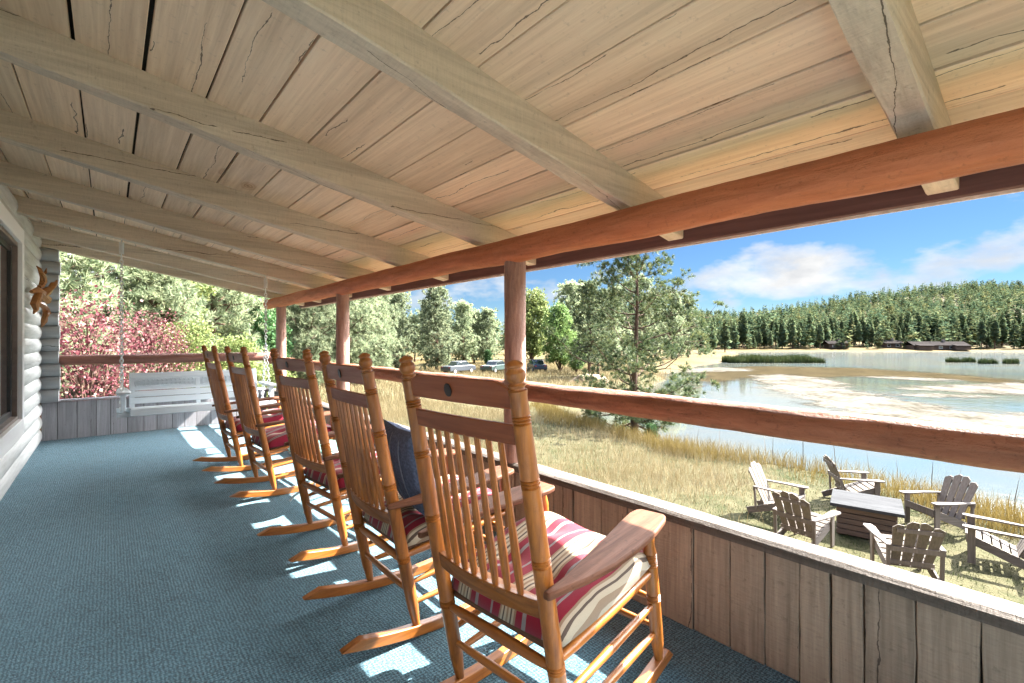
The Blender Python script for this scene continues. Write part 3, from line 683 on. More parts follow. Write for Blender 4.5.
# angle measured from +X towards +Y
TT, RR = np.meshgrid(th, rad); GX = 2 + RR * np.cos(TT); GY = 1 + RR * np.sin(TT); GZ = ground_z(GX, GY)
v = np.stack([GX, GY, GZ], -1).reshape(-1, 3); nt_, nr_ = len(th), len(rad)
v = np.concatenate([v, [[2, 1, -1.8]]]); i, j = np.meshgrid(np.arange(nr_ - 1), np.arange(nt_), indexing='ij')
fq = np.stack([i * nt_ + j, i * nt_ + (j + 1) % nt_, (i + 1) * nt_ + (j + 1) % nt_, (i + 1) * nt_ + j], -1).reshape(-1, 4)[:, ::-1]
def groundmat():
    m, nt, p = newmat('ground'); n = N(nt)
    g = n.new('ShaderNodeNewGeometry'); pos = g.outputs['Position']
    ln = n.new('ShaderNodeVectorMath', operation='LENGTH'); n.L(pos, ln.inputs[0]); dist = ln.outputs['Value']
    sp = n.new('ShaderNodeSeparateXYZ'); n.L(pos, sp.inputs[0])
    a = n.noise(pos, .35, 5, .6); b = n.noise(pos, 2.6, 5, .65); c = n.noise(pos, 24, 4, .6)
    f = n.math('ADD', n.math('MULTIPLY', a, .5), n.math('MULTIPLY', b, .5))
    near = n.ramp(f, [(.36, (0.0249, 0.0373, 0.0100)), (.46, (0.0552, 0.0542, 0.0251)), (.56, (0.0856, 0.0772, 0.0412)), (.66, (0.0469, 0.0397, 0.0211))])
    near = n.mix(.5, near, n.ramp(c, [(.3, .55), (.7, 1.25)]), 'MULTIPLY')
    far = n.ramp(n.noise(pos, .05, 4, .6), [(.35, (0.0774, 0.0564, 0.0182)), (.6, (0.1092, 0.0819, 0.0328)), (.7, (0.0546, 0.0546, 0.0182))])
    col = n.mix(n.math('DIVIDE', n.math('SUBTRACT', dist, 40), 60, clamp=True), near, far)
    duff = n.ramp(n.noise(pos, .1, 4, .6), [(.35, (.06, .047, .026)), (.6, (.10, .08, .042)), (.7, (.04, .045, .02))])
    col = n.mix(n.math('DIVIDE', n.math('SUBTRACT', dist, 290), 40, clamp=True), col, duff)
    mud = n.math('SUBTRACT', 1.0, n.math('DIVIDE', n.math('SUBTRACT', sp.outputs[2], WZ - .02), .28, clamp=True), clamp=True)
    col = n.mix(n.math('MULTIPLY', mud, .85), col, (.075, .058, .038))
    n.L(col, p.inputs['Base Color']); p.inputs['Roughness'].default_value = .95; p.inputs['Specular IOR Level'].default_value = .1
    n.L(n.bump(n.math('ADD', b, c), .6, .06), p.inputs['Normal']); return m
g = npmesh('ground', v, fq, groundmat(), smooth=True); kind(g, 'structure', 'dry grassy ground sloping to the lake and rising to wooded hills')

def watermat():
    m, nt, p = newmat('lake_water'); n = N(nt)
    g = n.new('ShaderNodeNewGeometry'); pos = g.outputs['Position']
    sh = n.noise(pos, .045, 4, .6)
    col = n.ramp(sh, [(.40, (.05, .072, .078)), (.52, (.075, .075, .06)), (.62, (.055, .075, .078))])
    n.L(col, p.inputs['Base Color']); p.inputs['IOR'].default_value = 1.33
    ln = n.new('ShaderNodeVectorMath', operation='LENGTH'); n.L(pos, ln.inputs[0])
    n.L(n.math('ADD', .05, n.math('MULTIPLY', n.math('DIVIDE', n.math('SUBTRACT', ln.outputs['Value'], 55), 60, clamp=True), .07)), p.inputs['Roughness'])
    mp = n.new('ShaderNodeMapping'); mp.inputs['Scale'].default_value = (1, 1, 1); n.L(pos, mp.inputs[0])
    w1 = n.noise(mp.outputs[0], 1.6, 3, .5); w2 = n.noise(mp.outputs[0], .22, 3, .5)
    calm = n.ramp(n.noise(pos, .03, 3), [(.42, .15), (.58, 1.0)])
    h = n.math('MULTIPLY', n.math('ADD', w1, n.math('MULTIPLY', w2, 1.5)), calm)
    n.L(n.bump(h, .12, .12), p.inputs['Normal']); return m
gx, gy = np.meshgrid(np.linspace(11, 340, 60), np.linspace(-230, 120, 60)); gi, gj = np.meshgrid(np.arange(59), np.arange(59), indexing='ij')
w = npmesh('lake', np.stack([gx, gy, np.full_like(gx, WZ)], -1).reshape(-1, 3), np.stack([gi * 60 + gj, gi * 60 + gj + 1, gi * 60 + 61 + gj, gi * 60 + 60 + gj], -1).reshape(-1, 4), watermat())
kind(w, 'structure', 'calm pale blue lake water')
def scum():
    m, nt, p = newmat('pale_mudflat'); n = N(nt)
    pos = n.new('ShaderNodeNewGeometry').outputs['Position']
    f = n.math('ADD', n.math('MULTIPLY', n.noise(pos, .35, 5, .65), .6), n.math('MULTIPLY', n.noise(pos, 2.5, 4, .6), .4))
    n.L(n.ramp(f, [(.36, (0.0286, 0.0254, 0.0176)), (.46, (0.0682, 0.0628, 0.0518)), (.6, (0.1156, 0.1100, 0.0990))]), p.inputs['Base Color'])
    p.inputs['Roughness'].default_value = 1; p.inputs['Specular IOR Level'].default_value = 0; n.L(n.bump(f, .4, .05), p.inputs['Normal'])
    st = n.new('ShaderNodeMapping'); st.inputs['Scale'].default_value = (.55, .2, 1); st.inputs['Rotation'].default_value = (0, 0, R(-35)); n.L(pos, st.inputs[0])
    at_ = n.new('ShaderNodeAttribute', attribute_name='depth')
    e_ = n.math('ADD', n.math('MULTIPLY', at_.outputs['Fac'], .10), n.math('ADD', n.math('MULTIPLY', n.noise(st.outputs[0], 1.2, 7, .68), .9), n.math('MULTIPLY', n.noise(pos, 1.1, 6, .65), .35)))
    n.L(n.ramp(e_, [(.52, 0), (.66, 1)]), p.inputs['Alpha']); return m
MUD = scum()
def shallows():
    m, nt, p = newmat('brown_shallows'); n = N(nt); pos = n.new('ShaderNodeNewGeometry').outputs['Position']
    f = n.noise(pos, .3, 5, .6); n.L(n.ramp(f, [(.35, (.030, .024, .014)), (.65, (.055, .043, .024))]), p.inputs['Base Color']); p.inputs['Roughness'].default_value = 1; p.inputs['Specular IOR Level'].default_value = 0
    at_ = n.new('ShaderNodeAttribute', attribute_name='depth')
    n.L(n.ramp(n.math('ADD', n.math('MULTIPLY', at_.outputs['Fac'], .12), n.noise(pos, .35, 6, .65)), [(.38, 0), (.7, .8)]), p.inputs['Alpha']); return m
SHAL = shallows()
def mudflat(pts, seed, z):
    pts = np.array(pts); out = []
    n_ = len(pts)
    for k in range(n_):
        a, c = pts[k], pts[(k + 1) % n_]; m_ = max(3, int(np.hypot(*(c - a)) / .5))
        for q in range(m_):
            t = q / m_; p_ = a + (c - a) * t; d = c - a; nn = np.array([-d[1], d[0]]) / (np.hypot(*d) + 1e-9)
            out.append(p_ + nn * (mnoise.noise(Vector((p_[0] * .45, p_[1] * .45, seed))) * .9 + mnoise.noise(Vector((p_[0] * 1.6, p_[1] * 1.6, seed))) * .35))
    return [(x, y, z) for x, y in out]
BROWN = [(73.1, 40.5), (91.4, 36.8), (97.9, 23.1), (91.9, 12.0), (82.0, 2.9), (73.1, 2.6), (78.9, 11.3), (72.1, 19.1), (59.5, 25.7), (46.9, 24.8)]
FL = [[(65.8, 27.4), (70.3, 25.7), (68.5, 20.5), (60.2, 15.5), (54.3, 14.5), (53.3, 11.9), (48.4, 8.9), (46.7, 6.8), (43.9, 4.4), (43.7, 2.9), (45.8, 1.9), (46, -6), (33, -6), (33.4, 1.3), (32.5, 3.0), (34.1, 5.0), (36.0, 7.2), (36.3, 9.2), (41.4, 12.4), (46.3, 16.2), (50.7, 19.4), (59.0, 23.9)],
      [(61.4, 10.3), (67.1, 8.3), (70.9, 6.4), (77.4, 3.2), (77, -5), (61.5, -5), (60.9, 4.8), (60.4, 7.5), (59.8, 9.8)],
      [(75.3, 17.3), (78.7, 14.4), (77.9, 11.3), (76.6, 9.0), (73.3, 10.7), (73.9, 14.7)],
      [(53.7, 9.0), (56.4, 7.0), (56.9, 5.2), (54.5, 5.5), (52.5, 8.0)],
      [(70, 42.0), (81.4, 39.5), (80.6, 34.6), (76.1, 32.4), (71.4, 34.6), (62, 37.1)],
      BROWN]
def poly_sd(P, x, y):
    P = np.array(P, float); d = np.full(x.shape, 1e9); ins = np.zeros(x.shape, bool); n_ = len(P)
    for i in range(n_):
        ax, ay = P[i]; bx_, by_ = P[(i + 1) % n_]; ex, ey = bx_ - ax, by_ - ay
        t = np.clip(((x - ax) * ex + (y - ay) * ey) / (ex * ex + ey * ey + 1e-9), 0, 1); d = np.minimum(d, np.hypot(x - ax - t * ex, y - ay - t * ey))
        c = ((ay > y) != (by_ > y)); ins ^= c & (x < ax + (y - ay) / (by_ - ay + 1e-12) * ex)
    return np.where(ins, d, -d)
for k, P in enumerate(FL):
    A = np.array(P); st_ = .5; xx = np.arange(A[:, 0].min() - 3, A[:, 0].max() + 3, st_); yy_ = np.arange(A[:, 1].min() - 3, A[:, 1].max() + 3, st_)
    X_, Y_ = np.meshgrid(xx, yy_); sd_ = poly_sd(P, X_, Y_); h_, w_ = X_.shape; I, J = np.meshgrid(np.arange(h_ - 1), np.arange(w_ - 1), indexing='ij')
    keep = sd_[:-1, :-1] > -2.2; F_ = np.stack([I * w_ + J, I * w_ + J + 1, (I + 1) * w_ + J + 1, (I + 1) * w_ + J], -1)[keep]
    z_ = WZ + (.006 if k == 5 else .012 + .003 * k); V_ = np.stack([X_, Y_, np.full_like(X_, z_)], -1).reshape(-1, 3)
    idx = np.unique(F_); mp = np.full(len(V_), -1); mp[idx] = np.arange(len(idx))
    o = npmesh('mudflat', V_[idx], mp[F_], SHAL if k == 5 else MUD); at_ = o.data.attributes.new('depth', 'FLOAT', 'POINT'); at_.data.foreach_set('value', sd_.reshape(-1)[idx].astype(np.float32))
    kind(o, 'structure', 'pale mudflat streak in the shallow lake')

# ------------------------------------------------------------------ vegetation
def unit(a): return a / (np.linalg.norm(a, axis=-1, keepdims=True) + 1e-9)
def tufts(c, d, K, L, W, spread=.9, g=nrg):
    """needle clusters: K thin triangles round each centre"""
    n = len(c); D = unit(d[:, None, :] * (1 - .0) + g.normal(0, spread, (n, K, 3))); l = L * g.uniform(.6, 1.15, (n, K, 1))
    if np.ndim(L): pass
    sd = unit(np.cross(D, g.normal(0, 1, (n, K, 3)))) * (W / 2)
    o = np.repeat(c[:, None, :], K, 1) + D * .02
    a = o - sd; b = o + sd; t = o + D * l; mid = o + D * l * .55
    V = np.stack([a, b, mid + sd * 1.2, t, mid - sd * 1.2], 2).reshape(-1, 3)
    m = n * K; base = np.arange(m)[:, None] * 5
    F = np.concatenate([base + np.array([[0, 1, 2]]), base + np.array([[0, 2, 4]]), base + np.array([[4, 2, 3]])]); return V, F
def leaves(c, size, g=nrg, flat=0, asp=.55):
    n = len(c); d = g.normal(0, 1, (n, 3)); d[:, 2] -= flat; d = unit(d); s = unit(np.cross(d, g.normal(0, 1, (n, 3))))
    l = size * g.uniform(.6, 1.3, (n, 1)); w_ = l * asp / 2
    V = np.stack([c, c + d * l * .5 + s * w_, c + d * l, c + d * l * .5 - s * w_], 1).reshape(-1, 3); base = np.arange(n)[:, None] * 4
    return V, np.concatenate([base + np.array([[0, 1, 2]]), base + np.array([[0, 2, 3]])])
def make_pine(name, h, rmax, nl, bare, K, L, W, seed, needle, bark='bark', open_=0, trunk_r=None, per=9, twig=.35, lean=0, clump=1):
    g = np.random.default_rng(seed); rr = random.Random(seed)
    root = bpy.data.objects.new(name, None); COL.objects.link(root)
    tr = trunk_r or h * .02
    b = MB(); cx_ = lambda z: (lean * (z / h) ** 2 * h + .06 * math.sin(z * .9 + seed), .06 * math.cos(z * .7 + seed))
    b.tube([(*cx_(h * t), h * t - (.3 if t == 0 else 0)) for t in np.linspace(0, 1, 14)], [tr * (1 - .93 * t) * (1.25 if t < .05 else 1) for t in np.linspace(0, 1, 14)], 9, wob=.12, seed=seed)
    C = []; D = []
    for k in range(nl):
        t = bare + (1 - bare) * ((k + rr.random()) / nl); z = h * t
        q = (t - bare) / (1 - bare)
        if open_ > .45 and q > .4 and rr.random() < .38: continue
        ln = rmax * (min(1, .35 + q * 2.4) * (1 - q) ** (.62 if open_ < .3 else .40)) * rr.uniform(.65 if open_ < .3 else .45, 1.12) + .04 * h * (1 - q) * .5 + .12
        a = k * 2.399 + rr.uniform(-.5, .5)
        el = -.22 + .85 * q + rr.uniform(-.15, .15); x0, y0 = cx_(z)
        pts = []
        for s in np.linspace(0, 1, 6):
            e = el + .35 * s * s
            pts.append(Vector((x0 + math.cos(a) * ln * s * math.cos(e * .8), y0 + math.sin(a) * ln * s * math.cos(e * .8), z + ln * s * math.sin(e) + .05 * ln * math.sin(5 * s + k))))
        b.tube(pts, [max(.006, tr * .30 * (1 - q * .6)) * (1 - .85 * s) for s in np.linspace(0, 1, 6)], 5, False)
        for s in np.linspace(.30 + open_ * .25, 1, per):
            i_ = min(4, int(s * 5)); pp = pts[i_].lerp(pts[i_ + 1], s * 5 - i_) if s < 1 else pts[5]
            dr_ = (pts[i_ + 1] - pts[i_]).normalized()
            off = Vector((rr.gauss(0, 1), rr.gauss(0, 1), rr.gauss(0, .55))) * (ln * twig * .45 * (1.15 - s * .6))
            for q_ in range(clump):
                jj = Vector((0, 0, 0)) if clump == 1 else Vector((rr.gauss(0, L * .75), rr.gauss(0, L * .75), rr.gauss(0, L * .5)))
                C.append(pp + off + jj); D.append((dr_ * .6 + off.normalized() * .5 + jj * 5 + Vector((0, 0, .35))).normalized())
            if off.length > .12 and rr.random() < .4 + open_ * .6: b.tube([pp - dr_ * .1, pp + off], [.012 * h / 8, .005 * h / 8], 3, False)
    C.append(Vector((*cx_(h), h))); D.append(Vector((0, 0, 1)))
    V, F = tufts(np.array([tuple(p) for p in C]), np.array([tuple(p) for p in D]), K, L, W, .62, g)
    tk = b.build('trunk', M[bark], root, sharp=180); npmesh('crown', V, F, M[needle], root)
    return root
def make_broad(name, h, rx, bare, nleaf, size, seed, leaf, bark='bark', lobes=16, droop=.0, stems=1, asp=.55):
    g = np.random.default_rng(seed); rr = random.Random(seed)
    root = bpy.data.objects.new(name, None); COL.objects.link(root); b = MB(); LB = []
    for k in range(lobes):
        q = (k + .5) / lobes; z = h * (bare + (1 - bare) * (.12 + .82 * q)); env = rx * math.sin(math.pi * min(1, .18 + .76 * q)) ** .7
        a = k * 2.399; r0 = env * rr.uniform(.25, .75)
        LB.append((r0 * math.cos(a), r0 * math.sin(a), z, rr.uniform(.28, .46) * rx, rr.uniform(.6, 1.1)))
    for s in range(stems):
        a = 2 * math.pi * s / max(1, stems); ox = (.0 if stems == 1 else rx * .12)
        b.tube([(ox * math.cos(a) * (1 + 2 * t), ox * math.sin(a) * (1 + 2 * t), h * .75 * t - (.2 if t == 0 else 0)) for t in np.linspace(0, 1, 7)], [h * (.022 if stems == 1 else .010) * (1 - .8 * t) for t in np.linspace(0, 1, 7)], 7)
    for x, y, z, r, e in LB:
        z0 = max(h * bare * .6, z - math.hypot(x, y) * 1.0 - .1 * h); b.tube([(x * .1, y * .1, z0), (x * .6, y * .6, (z0 + z) / 2 + .05 * h), (x, y, z)], [h * .008, h * .005, h * .002], 5, False)
    per = nleaf // lobes; P = []
    for x, y, z, r, e in LB:
        d = unit(g.normal(0, 1, (per, 3))); rad_ = r * (g.uniform(0, 1, (per, 1)) ** .38) * (1 + .35 * np.sin(d[:, :1] * 5 + x * 3) * np.cos(d[:, 1:2] * 6 + z * 2))
        p_ = d * rad_ * np.array([1, 1, e]) + np.array([x, y, z]); p_[:, 2] -= droop * np.hypot(p_[:, 0], p_[:, 1]) ** 2 / max(rx, .1)
        P.append(p_)
    P = np.concatenate(P); P = P[P[:, 2] > .05]
    V, F = leaves(P, size, g, droop * 2, asp)
    b.build('trunk', M[bark], root, sharp=180); npmesh('crown', V, F, M[leaf], root)
    return root
def place(o, x, y, s=1, rz=0, label='', cat='tree', group=None, dz=0):
    o.location = (x, y, float(ground_z(x, y)) + dz); o.rotation_euler = (0, 0, rz); o.scale = (s, s, s); return tag(o, label, cat, group)

# the big open ponderosa by the shore
o = make_pine('pine_tree', 8.0, 3.5, 64, .09, 30, .17, .013, 5, 'needle_dark', open_=.5, trunk_r=.17, per=9, twig=.42, clump=6)
place(o, 15.75, 11.0, 1, .6, 'tall open pine at the lake edge with gaps showing sky through its crown')
o.location.z = -3.05
# mid trees
PT = [make_pine('pine_tree', 10, 3.0, 50, .08, 15, .46, .07, 21, 'needle_pale', open_=.3, per=9, twig=.5, clump=2), make_pine('pine_tree', 10, 2.5, 46, .18, 14, .44, .065, 22, 'needle_pale', open_=.4, per=8, twig=.5, clump=2),
      make_pine('pine_tree', 10, 2.1, 44, .22, 14, .42, .065, 23, 'needle', open_=.4, per=8, twig=.5, clump=2)]
PT.append(make_pine('pine_tree', 10, 3.0, 62, .08, 26, .34, .026, 24, 'needle_pale', open_=.3, per=9, twig=.5, clump=4))
used = [False] * 4
def pine(k, x, y, h, label, group='pines across the meadow'):
    o = PT[k] if not used[k] else copy_tree(PT[k]); used[k] = True
    return place(o, x, y, h / 10, rng.uniform(0, 6), label, 'tree', group)
pine(0, 32.7, 53.6, 10.5, 'broad pale pine with its dark trunk showing behind the nearest chair top')
pine(0, 28.6, 57.0, 9.8, 'pale pine just left of the broad pale pine in the meadow')
pine(1, 35.3, 72.4, 15.5, 'tall thin pine rising above the paler pines beyond the meadow')
pine(0, 45.2, 65.7, 9.8, 'pale pine between the broad pale pine and the nearest porch post')
pine(0, 50.5, 66, 9, 'pale pine left of the nearest porch post')
pine(3, 15.5, 39.3, 11.5, 'large pale pine just right of the second porch post')
pine(3, 19.2, 43, 10.5, 'pale pine standing right of the large pale pine by the second post')
pine(3, 10.9, 35.4, 10.5, 'large pale pine between the two farther porch posts')
pine(2, 37.1, 31.4, 9.5, 'dark thin pine behind the left side of the open lakeside pine')
pine(2, 41, 33.5, 7.5, 'smaller dark pine behind the open lakeside pine')
pine(1, 52, 40.5, 9.0, 'dark pine seen through the right side of the open lakeside pine')
pine(3, 4.4, 30.4, 12.0, 'tall pine seen above the porch swing between its chains')
pine(3, -3.5, 34, 12.5, 'tall pine behind the white balcony house')
pine(3, .6, 38, 11.5, 'pale tall pine beside the white balcony house')
pine(3, -1.75, 22.6, 9.5, 'loose pale pine in front of the white balcony rail')
pine(3, 1.3, 25.0, 8.5, 'pale bushy pine just right of the white balcony')
for k, (px, d) in enumerate([(285, 60), (300, 75), (322, 68), (338, 85), (355, 72), (372, 95), (384, 84), (415, 88), (428, 96), (452, 92), (462, 100), (480, 96), (497, 90), (512, 96), (530, 98), (548, 92), (570, 88), (585, 100), (602, 94), (618, 104), (640, 98), (655, 110), (672, 102), (688, 112), (250, 52), (225, 40), (200, 38), (180, 44), (160, 40), (140, 50), (265, 54), (240, 58), (210, 50), (120, 48), (292, 90), (311, 95), (345, 60), (364, 62), (330, 52), (408, 74), (445, 78), (474, 84), (505, 80), (185, 34), (235, 34)]):
    u = (px - 512) / 473.27
    if 405 < px < 590 and k % 3 == 0: continue
    hh = 6.5 + 3.0 * rng.random() + (d - 60) * .05 if 405 < px < 560 else 9 + 5 * rng.random() + (d - 60) * .06
    pine(3 if d < 50 else 0 if rng.random() < .6 else 1 + k % 2, d * (SA + u * CA), d * (CA - u * SA), hh, 'pine in the uneven row behind the meadow trees', 'background pines behind the meadow')
o = make_broad('willow_tree', 8.6, 2.5, .05, 15000, .30, 31, 'leaf_willow', lobes=26, droop=.12, asp=.4)
place(o, 43.5, 41.7, 1, 0, 'rounded grey green willow just right of the nearest porch post', 'tree')
o2 = copy_tree(o); place(o2, 42.0, 37.6, .5, 2, 'low yellowish willow bush beside the rounded willow', 'bush')
o = make_broad('aspen_tree', 10.8, 3.4, .12, 15000, .32, 32, 'leaf_yellow', lobes=22, asp=.7)
place(o, 44.9, 48.4, 1, 0, 'bright yellow green tree behind the nearest porch post', 'tree')
o2 = copy_tree(o); place(o2, 2.0, 27.2, .62, 1, 'slim yellow green tree above the left side of the porch swing', 'tree')
o = make_broad('green_tree', 6.0, 1.9, .05, 14000, .20, 33, 'leaf_green', lobes=22, asp=.7)
place(o, 7.4, 33.1, 1, 0, 'dark green leafy tree beside the farthest porch post', 'tree')
o2 = copy_tree(o); place(o2, 45.7, 59.6, .42, 1, 'round green bush in the meadow behind the parked cars', 'bush')
o2 = copy_tree(o); place(o2, 49.0, 56.5, .36, 2, 'low green bush right of the round meadow bush', 'bush')
o2 = copy_tree(o); place(o2, 14.2, 9.3, .17, 2, 'leafy green bush at the foot of the open lakeside pine', 'bush'); o2.location.z = -2.6
o = make_broad('yellow_bush', 2.9, 1.3, .0, 9000, .11, 34, 'leaf_yellow', lobes=16, stems=4, asp=.5)
place(o, 3.3, 18.2, 1, 0, 'pale yellow green bush behind the farthest two rocking chair tops', 'bush')
o2 = copy_tree(o); place(o2, 2.3, 21.5, 1.15, 1, 'pale green bush left of the yellow green bush', 'bush')
o2 = copy_tree(o); place(o2, 5.6, 22.5, .8, 1, 'small yellow green bush near the farthest porch post', 'bush')
o = make_broad('red_maple', 3.6, 1.65, .0, 5600, .072, 35, 'leaf_red', lobes=40, stems=7, asp=.8)
place(o, -.35, 14.2, 1, 0, 'large crimson leaved maple shrub beyond the end rail at left', 'shrub')
o2 = copy_tree(o); place(o2, 1.0, 17.4, .85, 1, 'smaller crimson maple shrub behind the left swing chain', 'shrub')
# far conifers: small templates
def conifer(h, r, tiers, per, seed, bare=.12, ex=.75):
    g = np.random.default_rng(seed); V = []; F = []
    def tri(a, b, c): k = len(V); V.extend([a, b, c]); F.append((k, k + 1, k + 2))
    for k in range(tiers):
        q = (k + .3) / tiers; z = h * (bare + (1 - bare) * q); rk = r * (1 - q) ** ex * g.uniform(.75, 1.15) * (.6 + .4 * min(1, q * 5)) + .012 * h
        for j in range(per):
            a = g.uniform(0, 6.28); l = rk * g.uniform(.6, 1.2); dz = -.10 * h / tiers * g.uniform(0, 6) + .02 * h; wd = l * g.uniform(.28, .5)
            p = np.array([0, 0, z + g.normal(0, .25) * h / tiers]); tip = p + np.array([math.cos(a) * l, math.sin(a) * l, dz])
            m_ = p + (tip - p) * .62; sd = np.array([-math.sin(a), math.cos(a), g.normal(0, .5)]) * wd; up = np.array([0, 0, wd * g.uniform(.2, .8)])
            tri(p, m_ + sd, tip); tri(p, tip, m_ - sd); tri(m_ + up, m_ - sd * .7, m_ + sd * .7 + np.array([math.cos(a), math.sin(a), -.3]) * l * .2)
    tri(np.array([-.02 * h * .4, 0, h * .92]), np.array([.02 * h * .4, 0, h * .92]), np.array([0, 0, h * 1.02]))
    return np.array(V), np.array(F)
FT = []
for k in range(4):
    root = bpy.data.objects.new('conifer', None); COL.objects.link(root)
    V, F = conifer(18, [3.3, 2.7, 3.8, 2.9][k], 26, 14, 50 + k, [.12, .2, .08, .28][k], [.75, .45, .95, .4][k]); npmesh('crown', V, F, M['far_needle'], root)
    MB().tube([(0, 0, -.5), (0, 0, 8), (0, 0, 16.5)], [.32, .22, .05], 7).build('trunk', M['bark'], root); FT.append(root)
fu = [False] * 4; spots = []
def shorepine(x, y, s):
    k = rng.randrange(4); o = FT[k] if not fu[k] else copy_tree(FT[k]); fu[k] = True
    place(o, x, y, s, rng.uniform(0, 6), 'conifer in the front row of the wood along the far lake shore', 'tree', 'conifers along the far shore')
for k in range(150):
    px = 690 + 345 * (k + rng.random()) / 150; u = (px - 512) / 473.27
    e = 205 + rng.uniform(0, 26)
    # behind the shoreline
    d = e
    while sdist(d * (SA + u * CA), d * (CA - u * SA)) < 9 and d < 400: d += 4
    if 828 < px < 850 or 880 < px < 898 or 898 < px < 978: d += 14
    shorepine(d * (SA + u * CA), d * (CA - u * SA), rng.uniform(.35, .95))
for k, (px, d) in enumerate([(725, 160), (700, 150), (712, 175), (690, 135), (676, 128), (660, 140), (645, 122), (628, 130), (610, 126), (596, 140), (580, 122)]):
    u = (px - 512) / 473.27; x, y = d * (SA + u * CA), d * (CA - u * SA)
    if sdist(x, y) > 3: shorepine(x, y, rng.uniform(.6, .85))
# forest mass on the hills
TV = [conifer(1, [.17, .2, .14, .22, .17, .19][k], 11, 6, 70 + k, [.08, .2, .05, .25, .1, .15][k], [.8, .45, 1.0, .4, .7, .55][k]) for k in range(6)]
VV = []; FF = []; nv = 0
for k in range(7600):
    if k < 6000: px = nrg.uniform(640, 1110); d = math.sqrt(nrg.uniform(204 ** 2, 575 ** 2))
    else: px = nrg.uniform(20, 640); d = math.sqrt(nrg.uniform(125 ** 2, 480 ** 2))
    u = (px - 512) / 473.27; x, y = d * (SA + u * CA), d * (CA - u * SA)
    if sdist(x, y) < 12 or wav(x, y, 16, 7) + .6 * wav(x, y, 41, 2) < -.75: continue
    V, F = TV[k % 6]; s = 4.5 + 13 * nrg.uniform(0, 1) ** 2.2; a = nrg.uniform(0, 6.28); ca_, sa_ = math.cos(a), math.sin(a); fat = nrg.uniform(.8, 1.35)
    W_ = np.stack([(V[:, 0] * ca_ - V[:, 1] * sa_) * s * fat + x, (V[:, 0] * sa_ + V[:, 1] * ca_) * s * fat + y, V[:, 2] * s + float(ground_z(x, y)) - .3], 1)
    VV.append(W_); FF.append(F + nv); nv += len(V)
def forest_mat():
    m = M['forest']; return m
o = npmesh('forest', np.concatenate(VV), np.concatenate(FF), forest_mat()); kind(o, 'stuff', 'dense conifer forest covering the far hillsides')

# grasses
def blades(name, x, y, h, w, lean, mat, label, zoff=0):
    n = len(x); z = ground_z(x, y) + zoff - .02; a = nrg.uniform(0, 6.283, n); b = nrg.uniform(0, 6.283, n); l = h * nrg.uniform(.05, lean, n)
    P = np.stack([x, y, z], 1); sd = np.stack([np.cos(a), np.sin(a), np.zeros(n)], 1) * (w / 2)[:, None]
    dv = np.stack([np.cos(b) * l, np.sin(b) * l, h * .98], 1); mid = P + dv * np.array([.38, .38, .6]); tip = P + dv
    V = np.stack([P - sd, P + sd, mid + sd * .8, mid - sd * .8, tip], 1).reshape(-1, 3); base = np.arange(n)[:, None] * 5
    F = np.concatenate([base + np.array([[0, 1, 2]]), base + np.array([[0, 2, 3]]), base + np.array([[3, 2, 4]])])
    o = npmesh(name, V, F, mat); kind(o, 'stuff', label); return o
def scatter(n, x0, x1, y0, y1, keep):
    x = nrg.uniform(x0, x1, n); y = nrg.uniform(y0, y1, n); m = (sdist(x, y) > .6) & keep(x, y); return x[m], y[m]
patch = lambda x, y: wav(x, y, 1.1, 9) + .7 * wav(x, y, 2.9, 4)
x, y = scatter(90000, 2.4, 13.0, -3, 24, lambda x, y: (nrg.uniform(0, 1, len(x)) < .35 + .3 * patch(x, y)) | (y < 5) & (x > 5) & (nrg.uniform(0, 1, len(x)) < .6))
blades('lawn_grass', x, y, nrg.uniform(.03, .10, len(x)), nrg.uniform(.005, .010, len(x)), .9, M['lawn_grass'], 'short green and yellow lawn grass around the fire table')
x, y = scatter(150000, 2.4, 13.6, 2.2, 27, lambda x, y: nrg.uniform(0, 1, len(x)) < np.clip(.50 - .28 * patch(x, y), .08, 1) * ss(3.3, 6, y + .0 * x + .6 * wav(x, y, 1.5, 2)))
blades('meadow_grass', x, y, nrg.uniform(.12, .42, len(x)), nrg.uniform(.004, .008, len(x)), .8, M['dry_grass'], 'blond dry meadow grass on the slope below the porch')
sh = lambda x, y: sdist(x, y)
x, y = scatter(260000, 9.5, 19, -6, 18, lambda x, y: (sh(x, y) < 3.3 + .5 * wav(x, y, .9, 3)) & (nrg.uniform(0, 1, len(x)) < .34 + .2 * wav(x, y, 1.4, 6)))
blades('shore_grass', x, y, nrg.uniform(.22, .58, len(x)), nrg.uniform(.005, .011, len(x)), .55, M['gold_grass'], 'tall golden grass along the lake shore')
x, y = scatter(60000, 4, 60, 24, 62, lambda x, y: nrg.uniform(0, 1, len(x)) < .75)
blades('field_grass', x, y, nrg.uniform(.2, .6, len(x)), nrg.uniform(.02, .045, len(x)), .8, M['dry_grass'], 'bleached dry grass in the meadow beyond the porch')
x, y = scatter(2600, 12.3, 16, -4, 12, lambda x, y: (sh(x, y) < 2.2))
blades('cattails', x[:70], y[:70], nrg.uniform(.7, 1.15, 70), np.full(70, .018), .12, M['cattail'], 'thin dark cattail stalks standing along the shore')
